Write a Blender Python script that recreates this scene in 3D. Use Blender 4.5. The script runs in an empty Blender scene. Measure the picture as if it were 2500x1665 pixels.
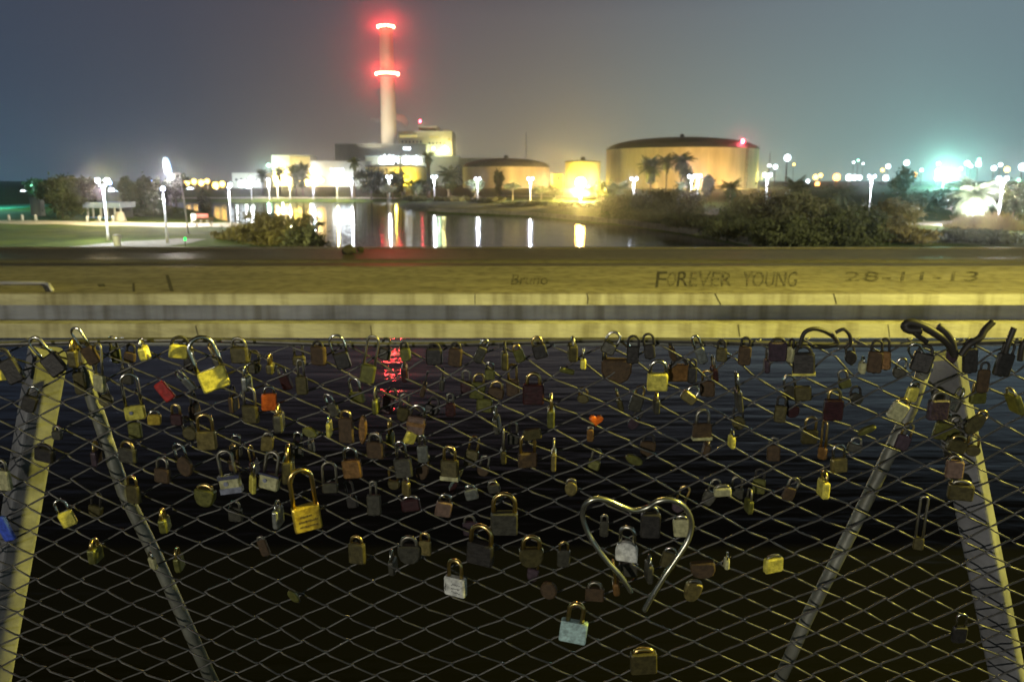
import bpy, bmesh, math, random
import numpy as np
from mathutils import Vector, Matrix, Euler

random.seed(7)
rng = np.random.default_rng(11)
R = math.radians
scene = bpy.context.scene
COL = scene.collection

# ------------------------------------------------------------------ camera
CAMZ = 5.0
PITCH = 11.4
FPX = 1944.0                      # focal length in pixels of the 2500 px wide photograph
cam_d = bpy.data.cameras.new('camera')
cam = bpy.data.objects.new('camera', cam_d)
COL.objects.link(cam)
cam_d.sensor_width = 36.0
cam_d.lens = FPX / 2500.0 * 36.0
cam.location = (0, 0, CAMZ)
cam.rotation_euler = (R(90 - PITCH), 0, 0)
cam_d.clip_start = 0.05
cam_d.clip_end = 6000
cam_d.dof.use_dof = True
cam_d.dof.focus_distance = 1.7
cam_d.dof.aperture_fstop = 28.0 / 4.6
scene.camera = cam

# ------------------------------------------------------------------ world: night sky with the glow of the town
world = bpy.data.worlds.new('World')
scene.world = world
world.use_nodes = True
nt = world.node_tree
nt.nodes.clear()
N, L = nt.nodes, nt.links
def srgb(r, g, b):
    f = lambda c: (c / 255) / 12.92 if c / 255 <= 0.04045 else (((c / 255) + 0.055) / 1.055) ** 2.4
    return (f(r), f(g), f(b), 1.0)
def wmath(op, a, b=None, c=None, clamp=False):
    n = N.new('ShaderNodeMath'); n.operation = op; n.use_clamp = clamp
    for i, v in enumerate((a, b, c)):
        if v is None: continue
        if isinstance(v, (int, float)): n.inputs[i].default_value = v
        else: L.new(v, n.inputs[i])
    return n.outputs[0]
def wramp(fac, stops):
    n = N.new('ShaderNodeValToRGB'); L.new(fac, n.inputs[0])
    e = n.color_ramp.elements
    while len(e) < len(stops): e.new(0.5)
    for k, (p, c) in enumerate(stops):
        e[k].position = p; e[k].color = c
    return n.outputs[0]
tc = N.new('ShaderNodeTexCoord')
sep = N.new('ShaderNodeSeparateXYZ'); L.new(tc.outputs['Generated'], sep.inputs[0])
az = wmath('ARCTAN2', sep.outputs[0], sep.outputs[1])
azf = wmath('MULTIPLY_ADD', az, 1 / R(80), 0.5, clamp=True)           # -40..40 degrees -> 0..1
el = wmath('ARCSINE', sep.outputs[2])
elf = wmath('MULTIPLY', wmath('MAXIMUM', el, 0.0), 1 / R(16), clamp=True)
low = wramp(azf, [(0.08, srgb(58, 78, 96)), (0.22, srgb(74, 84, 92)), (0.34, srgb(112, 104, 92)), (0.55, srgb(140, 135, 108)),
                  (0.70, srgb(134, 152, 138)), (0.82, srgb(126, 158, 152)), (0.95, srgb(96, 128, 130))])
high = wramp(azf, [(0.05, srgb(50, 57, 72)), (0.30, srgb(66, 64, 74)), (0.50, srgb(80, 75, 84)), (0.72, srgb(90, 97, 108)), (0.95, srgb(98, 112, 122))])
mixn = N.new('ShaderNodeMixRGB')
L.new(wmath('POWER', elf, 0.5), mixn.inputs[0]); L.new(low, mixn.inputs[1]); L.new(high, mixn.inputs[2])
zen = N.new('ShaderNodeMixRGB')
zf = wmath('MULTIPLY_ADD', el, 1 / R(10), -1.08, clamp=True)
L.new(zf, zen.inputs[0]); L.new(mixn.outputs[0], zen.inputs[1]); zen.inputs[2].default_value = srgb(27, 26, 23)
bgc = N.new('ShaderNodeBackground'); L.new(zen.outputs[0], bgc.inputs[0]); bgc.inputs[1].default_value = 1.3
# the physical sky after nightfall, under the glow of the town
sky = N.new('ShaderNodeTexSky'); sky.sky_type = 'NISHITA'; sky.sun_disc = False
sky.sun_elevation = R(-6); sky.sun_rotation = R(180)
bgs = N.new('ShaderNodeBackground'); L.new(sky.outputs[0], bgs.inputs[0]); bgs.inputs[1].default_value = 0.02
add = N.new('ShaderNodeAddShader'); L.new(bgc.outputs[0], add.inputs[0]); L.new(bgs.outputs[0], add.inputs[1])
wout = N.new('ShaderNodeOutputWorld'); L.new(add.outputs[0], wout.inputs[0])

# ------------------------------------------------------------------ exposure, sampling
vs = scene.view_settings
scene.display_settings.display_device = 'sRGB'
vs.view_transform = 'Standard'; vs.look = 'None'; vs.exposure = 0.0; vs.gamma = 1.0
vs.use_curve_mapping = False
scene.render.engine = 'CYCLES'
cy = scene.cycles
cy.use_denoising = True
cy.use_adaptive_sampling = False
cy.max_bounces = 5; cy.diffuse_bounces = 2; cy.glossy_bounces = 3; cy.transmission_bounces = 3; cy.volume_bounces = 0
cy.transparent_max_bounces = 8
cy.sample_clamp_indirect = 4.0
cy.caustics_reflective = False; cy.caustics_refractive = False
cy.use_light_tree = True

def lamp_light(name, loc, watts, color, radius=0.2, parent=None, spot=None, aim=None):
    d = bpy.data.lights.new(name, 'SPOT' if spot else 'POINT')
    d.energy = watts; d.color = color; d.shadow_soft_size = radius
    o = bpy.data.objects.new(name, d); COL.objects.link(o)
    o.location = loc
    if spot:
        d.spot_size = R(spot); d.spot_blend = 0.5
        v = Vector(aim) - Vector(loc)
        o.rotation_euler = v.to_track_quat('-Z', 'Y').to_euler()
    if parent:
        o.parent = parent; o.matrix_parent_inverse = parent.matrix_world.inverted()
    return o

# the two lamps of the bridge the photograph is taken from (behind and beside the camera)
lamp_light('bridge_lamp_light', (8.5, 1.0, 10.2), 9500, (1.0, 0.88, 0.145), 0.22)
# added white fill far behind the camera, and two added spots brightening the banks
lamp_light('rear_fill_light', (-14.0, -28.0, 9.0), 14000, (1.0, 0.95, 0.82), 0.4)
lamp_light('bank_fill_spot', (34, 2, 12), 170000, (1.0, 0.88, 0.55), 0.4, spot=70, aim=(26, 75, 1))
lamp_light('bank_fill_spot', (-34, 6, 12), 150000, (1.0, 0.94, 0.40), 0.4, spot=48, aim=(-27, 53, 0))

# ------------------------------------------------------------------ helpers
P_ = R(PITCH)
def ray(X, Y):
    x = (X - 1250.0) / FPX; v = (832.5 - Y) / FPX
    return Vector((x, math.cos(P_) + v * math.sin(P_), -math.sin(P_) + v * math.cos(P_)))
def at(X, Y, d):
    r = ray(X, Y); k = d / r.y
    return Vector((r.x * k, d, CAMZ + r.z * k))
def at_z(X, Y, z):
    r = ray(X, Y); k = (z - CAMZ) / r.z
    return Vector((r.x * k, r.y * k, z))

class MB:
    def __init__(self): self.v = []; self.f = []
    def add(self, vs_, fs_):
        n = len(self.v); self.v.extend([tuple(q) for q in vs_]); self.f.extend([tuple(i + n for i in f) for f in fs_]); return self
    def box(self, c, s, rot=None):
        c = Vector(c); h = [k / 2 for k in s]
        vs_ = [Vector((sx * h[0], sy * h[1], sz * h[2])) for sx in (-1, 1) for sy in (-1, 1) for sz in (-1, 1)]
        if rot is not None: vs_ = [rot @ q for q in vs_]
        return self.add([c + q for q in vs_], [(0, 1, 3, 2), (4, 6, 7, 5), (0, 4, 5, 1), (2, 3, 7, 6), (0, 2, 6, 4), (1, 5, 7, 3)])
    def span(self, a, b):
        a = Vector(a); b = Vector(b)
        return self.box((a + b) / 2, [abs(q) for q in (b - a)])
    def tube(self, pts, r, n=8, caps=True, up=None):
        pts = [Vector(p) for p in pts]; m = len(pts)
        rs = r if isinstance(r, (list, tuple)) else [r] * m
        rings = []; prev = None
        for i, p in enumerate(pts):
            t = (pts[min(i + 1, m - 1)] - pts[max(i - 1, 0)]).normalized()
            if prev is None:
                a = Vector((0, 1, 0)) if abs(t.y) < 0.9 else Vector((1, 0, 0))
                u = t.cross(a).normalized()
            else:
                u = (prev - t * prev.dot(t)).normalized()
            prev = u; w = t.cross(u)
            rings.append([p + (u * math.cos(2 * math.pi * k / n) + w * math.sin(2 * math.pi * k / n)) * rs[i] for k in range(n)])
        vs_ = [q for ring in rings for q in ring]; fs_ = []
        for i in range(m - 1):
            for k in range(n):
                k2 = (k + 1) % n
                fs_.append((i * n + k, i * n + k2, (i + 1) * n + k2, (i + 1) * n + k))
        if caps:
            fs_.append(tuple(range(n - 1, -1, -1))); fs_.append(tuple((m - 1) * n + k for k in range(n)))
        return self.add(vs_, fs_)
    def lathe(self, prof, c=(0, 0, 0), n=32, caps=True):
        c = Vector(c); vs_ = []; fs_ = []; m = len(prof)
        for r_, z in prof:
            for k in range(n):
                a = 2 * math.pi * k / n
                vs_.append(c + Vector((r_ * math.cos(a), r_ * math.sin(a), z)))
        for i in range(m - 1):
            for k in range(n):
                k2 = (k + 1) % n
                fs_.append((i * n + k, i * n + k2, (i + 1) * n + k2, (i + 1) * n + k))
        if caps:
            fs_.append(tuple(range(n - 1, -1, -1))); fs_.append(tuple((m - 1) * n + k for k in range(n)))
        return self.add(vs_, fs_)
    def prism(self, poly, y0, y1, bev=0.0):
        """polygon in x,z extruded along y; optional small edge bevel"""
        n = len(poly)
        cx = sum(p[0] for p in poly) / n; cz = sum(p[1] for p in poly) / n
        rings = []
        if bev > 0:
            w = max(abs(p[0] - cx) for p in poly); h = max(abs(p[1] - cz) for p in poly)
            sx, sz = 1 - bev / w, 1 - bev / h
            small = [(cx + (p[0] - cx) * sx, cz + (p[1] - cz) * sz) for p in poly]
            rings = [(small, y0), (poly, y0 + bev), (poly, y1 - bev), (small, y1)]
        else:
            rings = [(poly, y0), (poly, y1)]
        vs_ = [(p[0], y, p[1]) for pl, y in rings for p in pl]; fs_ = []
        for i in range(len(rings) - 1):
            for k in range(n):
                k2 = (k + 1) % n
                fs_.append((i * n + k, i * n + k2, (i + 1) * n + k2, (i + 1) * n + k))
        fs_.append(tuple(range(n - 1, -1, -1))); fs_.append(tuple((len(rings) - 1) * n + k for k in range(n)))
        return self.add(vs_, fs_)
    def mesh(self, name, m=None, smooth=False):
        me = bpy.data.meshes.new(name); me.from_pydata(self.v, [], self.f)
        me.validate(); me.update()
        if m is not None: me.materials.append(m)
        if smooth: me.polygons.foreach_set('use_smooth', [True] * len(me.polygons))
        return me
    def build(self, name, m, parent=None, smooth=False, label=None):
        return link(name, self.mesh(name, m, smooth), parent, label)

def link(name, me, parent=None, label=None):
    o = bpy.data.objects.new(name, me); COL.objects.link(o)
    if parent is not None: o.parent = parent
    if label: o['label'] = label
    return o
def tag(o, label, cat, group=None):
    o['label'] = label; o['category'] = cat
    if group: o['group'] = group
    return o
def thing(name, label, cat, loc=(0, 0, 0), group=None, rz=0.0):
    o = bpy.data.objects.new(name, None); COL.objects.link(o)
    o.location = loc; o.rotation_euler = (0, 0, rz); o.empty_display_size = 0.05
    return tag(o, label, cat, group)
def struct(o, kind='structure'):
    o['kind'] = kind; return o
def copy_tree(o, loc, label, group=None):
    c = o.copy(); COL.objects.link(c); c.location = loc; c['label'] = label
    if group: c['group'] = group
    for ch in list(o.children):
        k = ch.copy(); COL.objects.link(k); k.parent = c
        for g in list(ch.children):
            q = g.copy(); COL.objects.link(q); q.parent = k
    return c
def np_mesh(name, V, F, m, smooth=False):
    me = bpy.data.meshes.new(name)
    V = np.asarray(V, np.float32); F = np.asarray(F, np.int32)
    me.vertices.add(len(V)); me.vertices.foreach_set('co', V.ravel())
    k = F.shape[1]
    me.loops.add(F.size); me.loops.foreach_set('vertex_index', F.ravel())
    me.polygons.add(len(F)); me.polygons.foreach_set('loop_start', np.arange(0, F.size, k, dtype=np.int32))
    if smooth: me.polygons.foreach_set('use_smooth', np.ones(len(F), bool))
    me.update(calc_edges=True); me.validate()
    me.materials.append(m)
    return me

# ------------------------------------------------------------------ materials
def mat(name, color, rough=0.6, metal=0.0, var=0.25, scale=8.0, bump=0.0, bscale=None, spec=0.5, color2=None, stretch=None, coord='Object', lo=0.35, hi=0.65):
    m = bpy.data.materials.new(name); m.use_nodes = True
    t = m.node_tree; b = t.nodes['Principled BSDF']
    b.inputs['Roughness'].default_value = rough; b.inputs['Metallic'].default_value = metal
    b.inputs['Specular IOR Level'].default_value = spec
    c = tuple(color[:3])
    tcn = t.nodes.new('ShaderNodeTexCoord')
    src = tcn.outputs[coord]
    if stretch:
        mp = t.nodes.new('ShaderNodeMapping'); mp.inputs['Scale'].default_value = stretch
        t.links.new(src, mp.inputs[0]); src = mp.outputs[0]
    if var > 0 or color2:
        nz = t.nodes.new('ShaderNodeTexNoise'); nz.inputs['Scale'].default_value = scale; nz.inputs['Detail'].default_value = 5; nz.inputs['Roughness'].default_value = 0.65
        t.links.new(src, nz.inputs['Vector'])
        rp = t.nodes.new('ShaderNodeValToRGB')
        rp.color_ramp.elements[0].position = lo; rp.color_ramp.elements[1].position = hi
        c2 = color2 or tuple(min(1, q * (1 + var)) for q in c)
        c1 = tuple(q * (1 - var) for q in c)
        rp.color_ramp.elements[0].color = (*c1, 1); rp.color_ramp.elements[1].color = (*c2[:3], 1)
        t.links.new(nz.outputs['Fac'], rp.inputs[0]); t.links.new(rp.outputs[0], b.inputs['Base Color'])
    else:
        b.inputs['Base Color'].default_value = (*c, 1)
    if bump > 0:
        n2 = t.nodes.new('ShaderNodeTexNoise'); n2.inputs['Scale'].default_value = bscale or scale * 4; n2.inputs['Detail'].default_value = 4
        t.links.new(src, n2.inputs['Vector'])
        bp = t.nodes.new('ShaderNodeBump'); bp.inputs['Strength'].default_value = bump; bp.inputs['Distance'].default_value = 0.02
        t.links.new(n2.outputs['Fac'], bp.inputs['Height']); t.links.new(bp.outputs[0], b.inputs['Normal'])
    return m
def glow(name, color, strength, sample=False):
    m = bpy.data.materials.new(name); m.use_nodes = True
    t = m.node_tree; t.nodes.clear()
    e = t.nodes.new('ShaderNodeEmission'); e.inputs[0].default_value = (*color[:3], 1); e.inputs[1].default_value = strength
    o = t.nodes.new('ShaderNodeOutputMaterial'); t.links.new(e.outputs[0], o.inputs[0])
    m.cycles.emission_sampling = 'AUTO' if sample else 'NONE'
    return m
def leafmat(name, c1, c2, scale=1.5):
    m = mat(name, c1, 0.75, 0, 0.25, scale, color2=c2, spec=0.25)
    return m

# ================================================================== SETTING: water, ground, paths
WATER_POLY = np.array([(-900, -40), (-900, 44), (-60, 44), (-17, 49), (-14.2, 57), (-15.2, 66), (-24, 80), (-35, 98), (-45, 120), (-60, 146),
                       (-72, 168), (-84, 190), (-78, 197), (-30, 196), (-26.5, 190), (-21, 150), (-13.6, 127), (2.9, 112), (11.9, 92),
                       (16.7, 72), (18.3, 60), (22, 50), (60, 44), (900, 44), (900, -40)], float)
def sdf(x, y):
    """signed distance to the shoreline, positive on land"""
    px = np.asarray(x, float); py = np.asarray(y, float)
    best = np.full(px.shape, 1e9); inside = np.zeros(px.shape, bool)
    n = len(WATER_POLY)
    for i in range(n):
        ax, ay = WATER_POLY[i]; bx, by = WATER_POLY[(i + 1) % n]
        dx, dy = bx - ax, by - ay
        t = np.clip(((px - ax) * dx + (py - ay) * dy) / (dx * dx + dy * dy), 0, 1)
        best = np.minimum(best, np.hypot(px - ax - t * dx, py - ay - t * dy))
        cond = ((ay > py) != (by > py)) & (px < (bx - ax) * (py - ay) / (by - ay + 1e-12) + ax)
        inside ^= cond
    return np.where(inside, -best, best)
def ground_h(x, y):
    s = sdf(x, y)
    base = np.clip(s / 1.6, -1, 1) * 0.55
    rise = np.clip((s - 1) * 0.02, 0, 0.45)
    rough = 0.05 * np.sin(x * 0.9 + 1.3 * np.sin(y * 0.31)) * np.cos(y * 0.7) * np.clip(s, 0, 1)
    return base + rise + rough
def gh(x, y): return float(ground_h(np.array([x]), np.array([y]))[0])
def ground_at(X, d):
    """the ground point that the photograph shows in column X at distance d"""
    p = at(X, 440, d); return Vector((p.x, d, gh(p.x, d)))

m_water = bpy.data.materials.new('river_water'); m_water.use_nodes = True
t = m_water.node_tree; b = t.nodes['Principled BSDF']
b.inputs['Base Color'].default_value = (0.006, 0.006, 0.005, 1); b.inputs['Roughness'].default_value = 0.035; b.inputs['IOR'].default_value = 1.33; b.inputs['Specular Tint'].default_value = (1.0, 0.88, 0.68, 1)
tcn = t.nodes.new('ShaderNodeTexCoord')
def wave(scale, st, dist):
    mp = t.nodes.new('ShaderNodeMapping'); mp.inputs['Scale'].default_value = st
    t.links.new(tcn.outputs['Object'], mp.inputs[0])
    nz = t.nodes.new('ShaderNodeTexNoise'); nz.inputs['Scale'].default_value = scale; nz.inputs['Detail'].default_value = 3
    t.links.new(mp.outputs[0], nz.inputs['Vector'])
    return nz.outputs['Fac'], dist
w1, d1 = wave(0.55, (0.5, 1.7, 1), 0.032)
w2, d2 = wave(2.2, (0.45, 1.7, 1), 0.008)
b1 = t.nodes.new('ShaderNodeBump'); b1.inputs['Strength'].default_value = 1.0; b1.inputs['Distance'].default_value = d1; t.links.new(w1, b1.inputs['Height'])
b2 = t.nodes.new('ShaderNodeBump'); b2.inputs['Strength'].default_value = 1.0; b2.inputs['Distance'].default_value = d2; t.links.new(w2, b2.inputs['Height']); t.links.new(b1.outputs[0], b2.inputs['Normal'])
t.links.new(b2.outputs[0], b.inputs['Normal'])
struct(MB().add([(-900, -40, 0), (900, -40, 0), (900, 260, 0), (-900, 260, 0)], [(0, 1, 2, 3)]).build('water', m_water))

m_ground = mat('grassy_ground', (0.045, 0.085, 0.008), 0.9, 0, 0.35, 0.35, bump=0.6, bscale=3.0, color2=(0.10, 0.135, 0.018), spec=0.2)
ds = np.concatenate([np.linspace(40, 130, 130), np.geomspace(131, 3200, 120)])
ts = np.linspace(-1.5, 1.5, 300)
D, T = np.meshgrid(ds, ts, indexing='ij')
GX, GY = D * T, D
GZ = ground_h(GX, GY)
V = np.stack([GX, GY, GZ], -1).reshape(-1, 3)
nr, ncn = D.shape
I = (np.arange(nr - 1)[:, None] * ncn + np.arange(ncn - 1)[None]).reshape(-1)
F = np.stack([I, I + 1, I + ncn + 1, I + ncn], 1)
struct(link('ground', np_mesh('ground', V, F, m_ground, True)))

m_sand = mat('pale_paving', (0.36, 0.33, 0.27), 0.85, 0, 0.2, 0.8, bump=0.2, bscale=6)
m_grit = mat('grey_gravel', (0.27, 0.26, 0.23), 0.9, 0, 0.25, 1.2, bump=0.3, bscale=9)
def strip(name, pts, widths, m, lift=0.03, kind='structure', n=10):
    """a ribbon laid on the ground along a list of x,y points"""
    P = [Vector((p[0], p[1], 0)) for p in pts]; out = []
    Q = []; W = []
    for i in range(len(P) - 1):
        for k in range(n):
            Q.append(P[i].lerp(P[i + 1], k / n)); W.append(widths[i] + (widths[i + 1] - widths[i]) * k / n)
    Q.append(P[-1]); W.append(widths[-1])
    vs_, fs_ = [], []
    for i, q in enumerate(Q):
        tdir = (Q[min(i + 1, len(Q) - 1)] - Q[max(i - 1, 0)]).normalized(); nn = Vector((-tdir.y, tdir.x, 0))
        for j in range(7):
            r = q + nn * W[i] * (j / 6 - 0.5)
            vs_.append((r.x, r.y, gh(r.x, r.y) + lift))
        if i:
            for j in range(6):
                a = (i - 1) * 7 + j; fs_.append((a, a + 1, a + 8, a + 7))
    o = MB().add(vs_, fs_).build(name, m, smooth=True)
    return struct(o, kind)
def gpx(X, Y, z=0.75):
    p = at_z(X, Y, z); return (p.x, p.y)
strip('path', [gpx(-40, 548), gpx(190, 548), gpx(420, 549), gpx(570, 547), gpx(640, 540)], [7, 7.5, 8, 9, 5], m_sand)
strip('gravel_path', [gpx(210, 606), gpx(300, 598), gpx(400, 590), gpx(470, 583)], [6.5, 6, 4.5, 2.5], m_grit)
strip('promenade', [(-84, 201), (-60, 203), (-38, 202), (-26, 199), (-18, 196)], [5, 6, 6, 5, 4], m_sand, 0.05)
strip('bank_path', [gpx(1220, 481), gpx(1330, 482), gpx(1400, 483), gpx(1460, 486), gpx(1500, 494)], [5, 6, 5, 4, 3], m_sand, 0.05)
strip('bank_path', [gpx(1760, 512, 1.0), gpx(1700, 530, 1.0), gpx(1690, 545, 1.0)], [2.5, 2.5, 2.5], m_grit, 0.05)
strip('bank_path', [gpx(2230, 556), gpx(2290, 553), gpx(2380, 549)], [5, 4, 4], m_sand, 0.05)
m_court = mat('sports_turf', (0.05, 0.30, 0.22), 0.8, 0, 0.15, 0.5)
strip('sports_field', [gpx(-120, 512), gpx(78, 512)], [36, 36], m_court, 0.06)
# stone edging of the right bank
edge_pts = [(-13.2, 127.6), (2.9, 112.8), (12.3, 92.4), (17.2, 72.3), (18.8, 60)]
vs_ = []
eb = MB()
for a, c in zip(edge_pts, edge_pts[1:]):
    for k in range(8):
        p = Vector(a).lerp(Vector(c), k / 8); q = Vector(a).lerp(Vector(c), (k + 1) / 8)
        mid = (p + q) / 2; dv = (q - p); ang = math.atan2(dv.y, dv.x)
        eb.box((mid.x, mid.y, 0.36 + random.uniform(-0.03, 0.03)), (dv.length * 0.985, 0.5, 0.6), Matrix.Rotation(ang, 3, 'Z'))
m_edge = mat('embankment_stone', (0.13, 0.12, 0.095), 0.85, 0, 0.3, 1.5)
tag(eb.build('embankment_edge', m_edge), 'pale stone edging along the right river bank below the dark bushes', 'kerb')

# ================================================================== the concrete walkway beyond the fence
def cmat(name, c, c2, rough, sx=0.35):
    m = mat(name, c, rough, 0, 0.2, 2.2, bump=0.25, bscale=30, color2=c2, stretch=(sx, 1, 1.4), lo=0.3, hi=0.7)
    t = m.node_tree; b = t.nodes['Principled BSDF']
    # rain streaks and grime that run down the faces
    tcn = t.nodes['Texture Coordinate']
    mp = t.nodes.new('ShaderNodeMapping'); mp.inputs['Scale'].default_value = (6, 6, 0.6); t.links.new(tcn.outputs['Object'], mp.inputs[0])
    nz = t.nodes.new('ShaderNodeTexNoise'); nz.inputs['Scale'].default_value = 1.3; nz.inputs['Detail'].default_value = 6
    t.links.new(mp.outputs[0], nz.inputs['Vector'])
    rp = t.nodes.new('ShaderNodeValToRGB'); rp.color_ramp.elements[0].position = 0.33; rp.color_ramp.elements[1].position = 0.55
    rp.color_ramp.elements[0].color = (0.48, 0.45, 0.38, 1); rp.color_ramp.elements[1].color = (1, 1, 1, 1)
    t.links.new(nz.outputs['Fac'], rp.inputs[0])
    mx = t.nodes.new('ShaderNodeMixRGB'); mx.blend_type = 'MULTIPLY'; mx.inputs[0].default_value = 0.8
    old = b.inputs['Base Color'].links[0].from_socket
    t.links.new(old, mx.inputs[1]); t.links.new(rp.outputs[0], mx.inputs[2]); t.links.new(mx.outputs[0], b.inputs['Base Color'])
    return m
m_conc = cmat('pale_concrete', (0.32, 0.30, 0.25), (0.54, 0.52, 0.45), 0.8)
m_conc_top = cmat('dimmed_concrete', (0.19, 0.17, 0.12), (0.29, 0.26, 0.19), 0.85)  # darkened so the weaker light on the top face is in its colour
m_web = cmat('grey_concrete', (0.30, 0.31, 0.31), (0.46, 0.46, 0.46), 0.8)  # greyed and lifted in colour to stand in for cool light in the recess
m_deck = cmat('smooth_deck', (0.09, 0.077, 0.046), (0.15, 0.13, 0.078), 0.45)
m_deckline = cmat('worn_strip', (0.09, 0.08, 0.05), (0.16, 0.145, 0.08), 0.8)
walk = thing('concrete_walkway', 'long grey concrete walkway beam with graffiti spanning the river beyond the lock fence', 'footbridge', (0, 7, 3.5))
def onwalk(mb, name, m): return mb.build(name, m, None)
wp = []
Xl, Xr = -40, 40
ZT, Z1, Z2, Z3 = 4.022, 3.914, 3.747, 3.617
wp.append(('top_ledge', MB().span((Xl, 7.0, Z1), (Xr, 9.25, ZT - 0.012)), m_conc))
wp.append(('ledge_surface', MB().span((Xl, 7.004, ZT - 0.012), (Xr, 9.254, ZT)), m_conc_top))
wp.append(('web', MB().span((Xl, 7.22, Z2), (Xr, 7.5, Z1)), m_web))
wp.append(('lower_ledge', MB().span((Xl, 7.0, Z3), (Xr, 7.6, Z2)), m_conc))
wp.append(('deck', MB().span((Xl, 9.26, 3.60), (Xr, 12.95, 3.93)), m_deck))
wp.append(('worn_strip', MB().span((Xl, 10.55, 3.931), (Xr, 10.95, 3.937)), m_deckline))
wp.append(('edge_kerb', MB().span((Xl, 12.78, 3.932), (Xr, 12.95, 3.945)), m_deck))
wp.append(('under_pipe', MB().tube([(Xl, 7.85, 3.40), (Xr, 7.85, 3.40)], 0.034, 12), mat('galvanised_pipe', (0.42, 0.42, 0.36), 0.5, 0.2, 0.3, 3)))
for xx in (-16, 16):
    wp.append(('pier', MB().span((xx - 0.6, 8, -1), (xx + 0.6, 12, 3.598)), m_conc))
for nm, mb, mm in wp:
    o = mb.build(nm, mm); o.parent = walk; o.matrix_parent_inverse = Matrix.Translation((0, -7, -3.5))
def bridge_part(name, mb, m):
    o = mb.build(name, m); o.parent = walk; o.matrix_parent_inverse = Matrix.Translation((0, -7, -3.5)); return o
# joints and cracks in the ledges (narrow raised-grime seams, as built)
m_joint = mat('dark_joint', (0.05, 0.045, 0.03), 0.9, 0, 0.2, 20)
def on_ledge(X, Y): return at_z(X, Y, ZT)
def on_face(X, Y):
    r = ray(X, Y); k = 7.0 / r.y; return Vector((r.x * k, 7.0, CAMZ + r.z * k))
def crack_top(pts, w=0.012):
    P = [on_ledge(*p) for p in pts]; jb = MB()
    for a, c in zip(P, P[1:]):
        dv = c - a; ang = math.atan2(dv.y, dv.x)
        jb.box(((a.x + c.x) / 2, (a.y + c.y) / 2, ZT + 0.0012), (dv.length, w, 0.002), Matrix.Rotation(ang, 3, 'Z'))
    bridge_part('crack', jb, m_joint)
def crack_face(pts, w=0.008):
    P = [on_face(*p) for p in pts]; jb = MB()
    for a, c in zip(P, P[1:]):
        dv = c - a; ang = math.atan2(dv.z, dv.x)
        jb.box(((a.x + c.x) / 2, 6.9988, (a.z + c.z) / 2), (dv.length, 0.002, w), Matrix.Rotation(-ang, 3, 'Y'))
    bridge_part('crack', jb, m_joint)
crack_top([(408, 672), (414, 690), (420, 712)], 0.03)
crack_top([(326, 692), (327, 712)], 0.02); crack_top([(246, 694), (250, 700)], 0.06)
crack_face([(1433, 716), (1436, 730), (1434, 742)]); crack_face([(1745, 716), (1752, 730), (1760, 744)], 0.01)
crack_face([(2035, 716), (2042, 742)], 0.01); crack_face([(478, 795), (484, 820)]); crack_face([(1802, 792), (1806, 822)])
crack_face([(1160, 716), (1160, 744)], 0.005); crack_face([(2168, 792), (2172, 823)], 0.006); crack_face([(905, 795), (908, 823)], 0.006)
# graffiti, lying on the ledge
m_ink = mat('black_spray_paint', (0.028, 0.024, 0.018), 0.8, 0, 0.4, 22, color2=(0.12, 0.105, 0.07), lo=0.45, hi=0.7)
m_ink2 = mat('faded_spray_paint', (0.045, 0.038, 0.022), 0.85, 0, 0.5, 26, color2=(0.22, 0.195, 0.14), lo=0.42, hi=0.62)
def text_mesh(body, m, outline=False, shear=0.0, space=1.0):
    c = bpy.data.curves.new('lettering', 'FONT'); c.body = body; c.size = 1.0; c.shear = shear; c.space_character = space
    if outline: c.fill_mode = 'NONE'; c.bevel_depth = 0.028; c.bevel_resolution = 0
    o = bpy.data.objects.new('lettering', c); COL.objects.link(o)
    bpy.context.view_layer.update()
    me = bpy.data.meshes.new_from_object(o.evaluated_get(bpy.context.evaluated_depsgraph_get()))
    bpy.data.objects.remove(o); bpy.data.curves.remove(c)
    me.materials.clear(); me.materials.append(m)
    return me
def graffiti(body, m, X0, X1, Ybase, Ytop, outline=False, name='lettering', **kw):
    me = text_mesh(body, m, outline, **kw)
    co = np.empty(len(me.vertices) * 3, np.float32); me.vertices.foreach_get('co', co); co = co.reshape(-1, 3)
    x0, x1 = co[:, 0].min(), co[:, 0].max(); y0, y1 = co[:, 1].min(), co[:, 1].max()
    new = []
    for cx_, cy_, cz_ in co:                     # the painter's slanting hand: letters lean to the right on the ledge
        v_ = (cy_ - y0) / (y1 - y0)
        q = on_ledge(X0 + (cx_ - x0) / (x1 - x0) * (X1 - X0) + 5 * v_ + random.uniform(-0.7, 0.7), random.uniform(-0.6, 0.6) + Ybase + v_ * (Ytop - Ybase)); new.append((q.x, q.y, ZT + 0.0025))
    new = np.array(new, np.float32)
    me.vertices.foreach_set('co', new.ravel()); me.update()
    o = link(name, me); o.parent = walk; o.matrix_parent_inverse = Matrix.Translation((0, -7, -3.5)); return o
graffiti('F', m_ink, 1600, 1624, 702, 664); graffiti('O', m_ink2, 1627, 1648, 699, 665); graffiti('R', m_ink, 1652, 1678, 699, 664)
graffiti('EVER', m_ink2, 1682, 1785, 700, 664); graffiti('YOUNG', m_ink2, 1812, 1944, 700, 664)
graffiti('28-11-13', m_ink2, 2060, 2386, 687, 664, space=1.05)
graffiti('Bruno', m_ink2, 1248, 1336, 695, 671)
o = MB().tube([on_ledge(-60, 696) + Vector((0, 0, 0.02)), on_ledge(108, 696) + Vector((0, 0, 0.02)), on_ledge(120, 700) + Vector((0, 0, 0.02)), on_ledge(128, 713) + Vector((0, 0, 0.02))], 0.017, 8)
tag(o.build('plastic_tube', mat('white_plastic', (0.55, 0.53, 0.48), 0.5, 0, 0.1, 5), smooth=True), 'thin white bent tube lying on the left end of the concrete ledge', 'tube')
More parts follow.
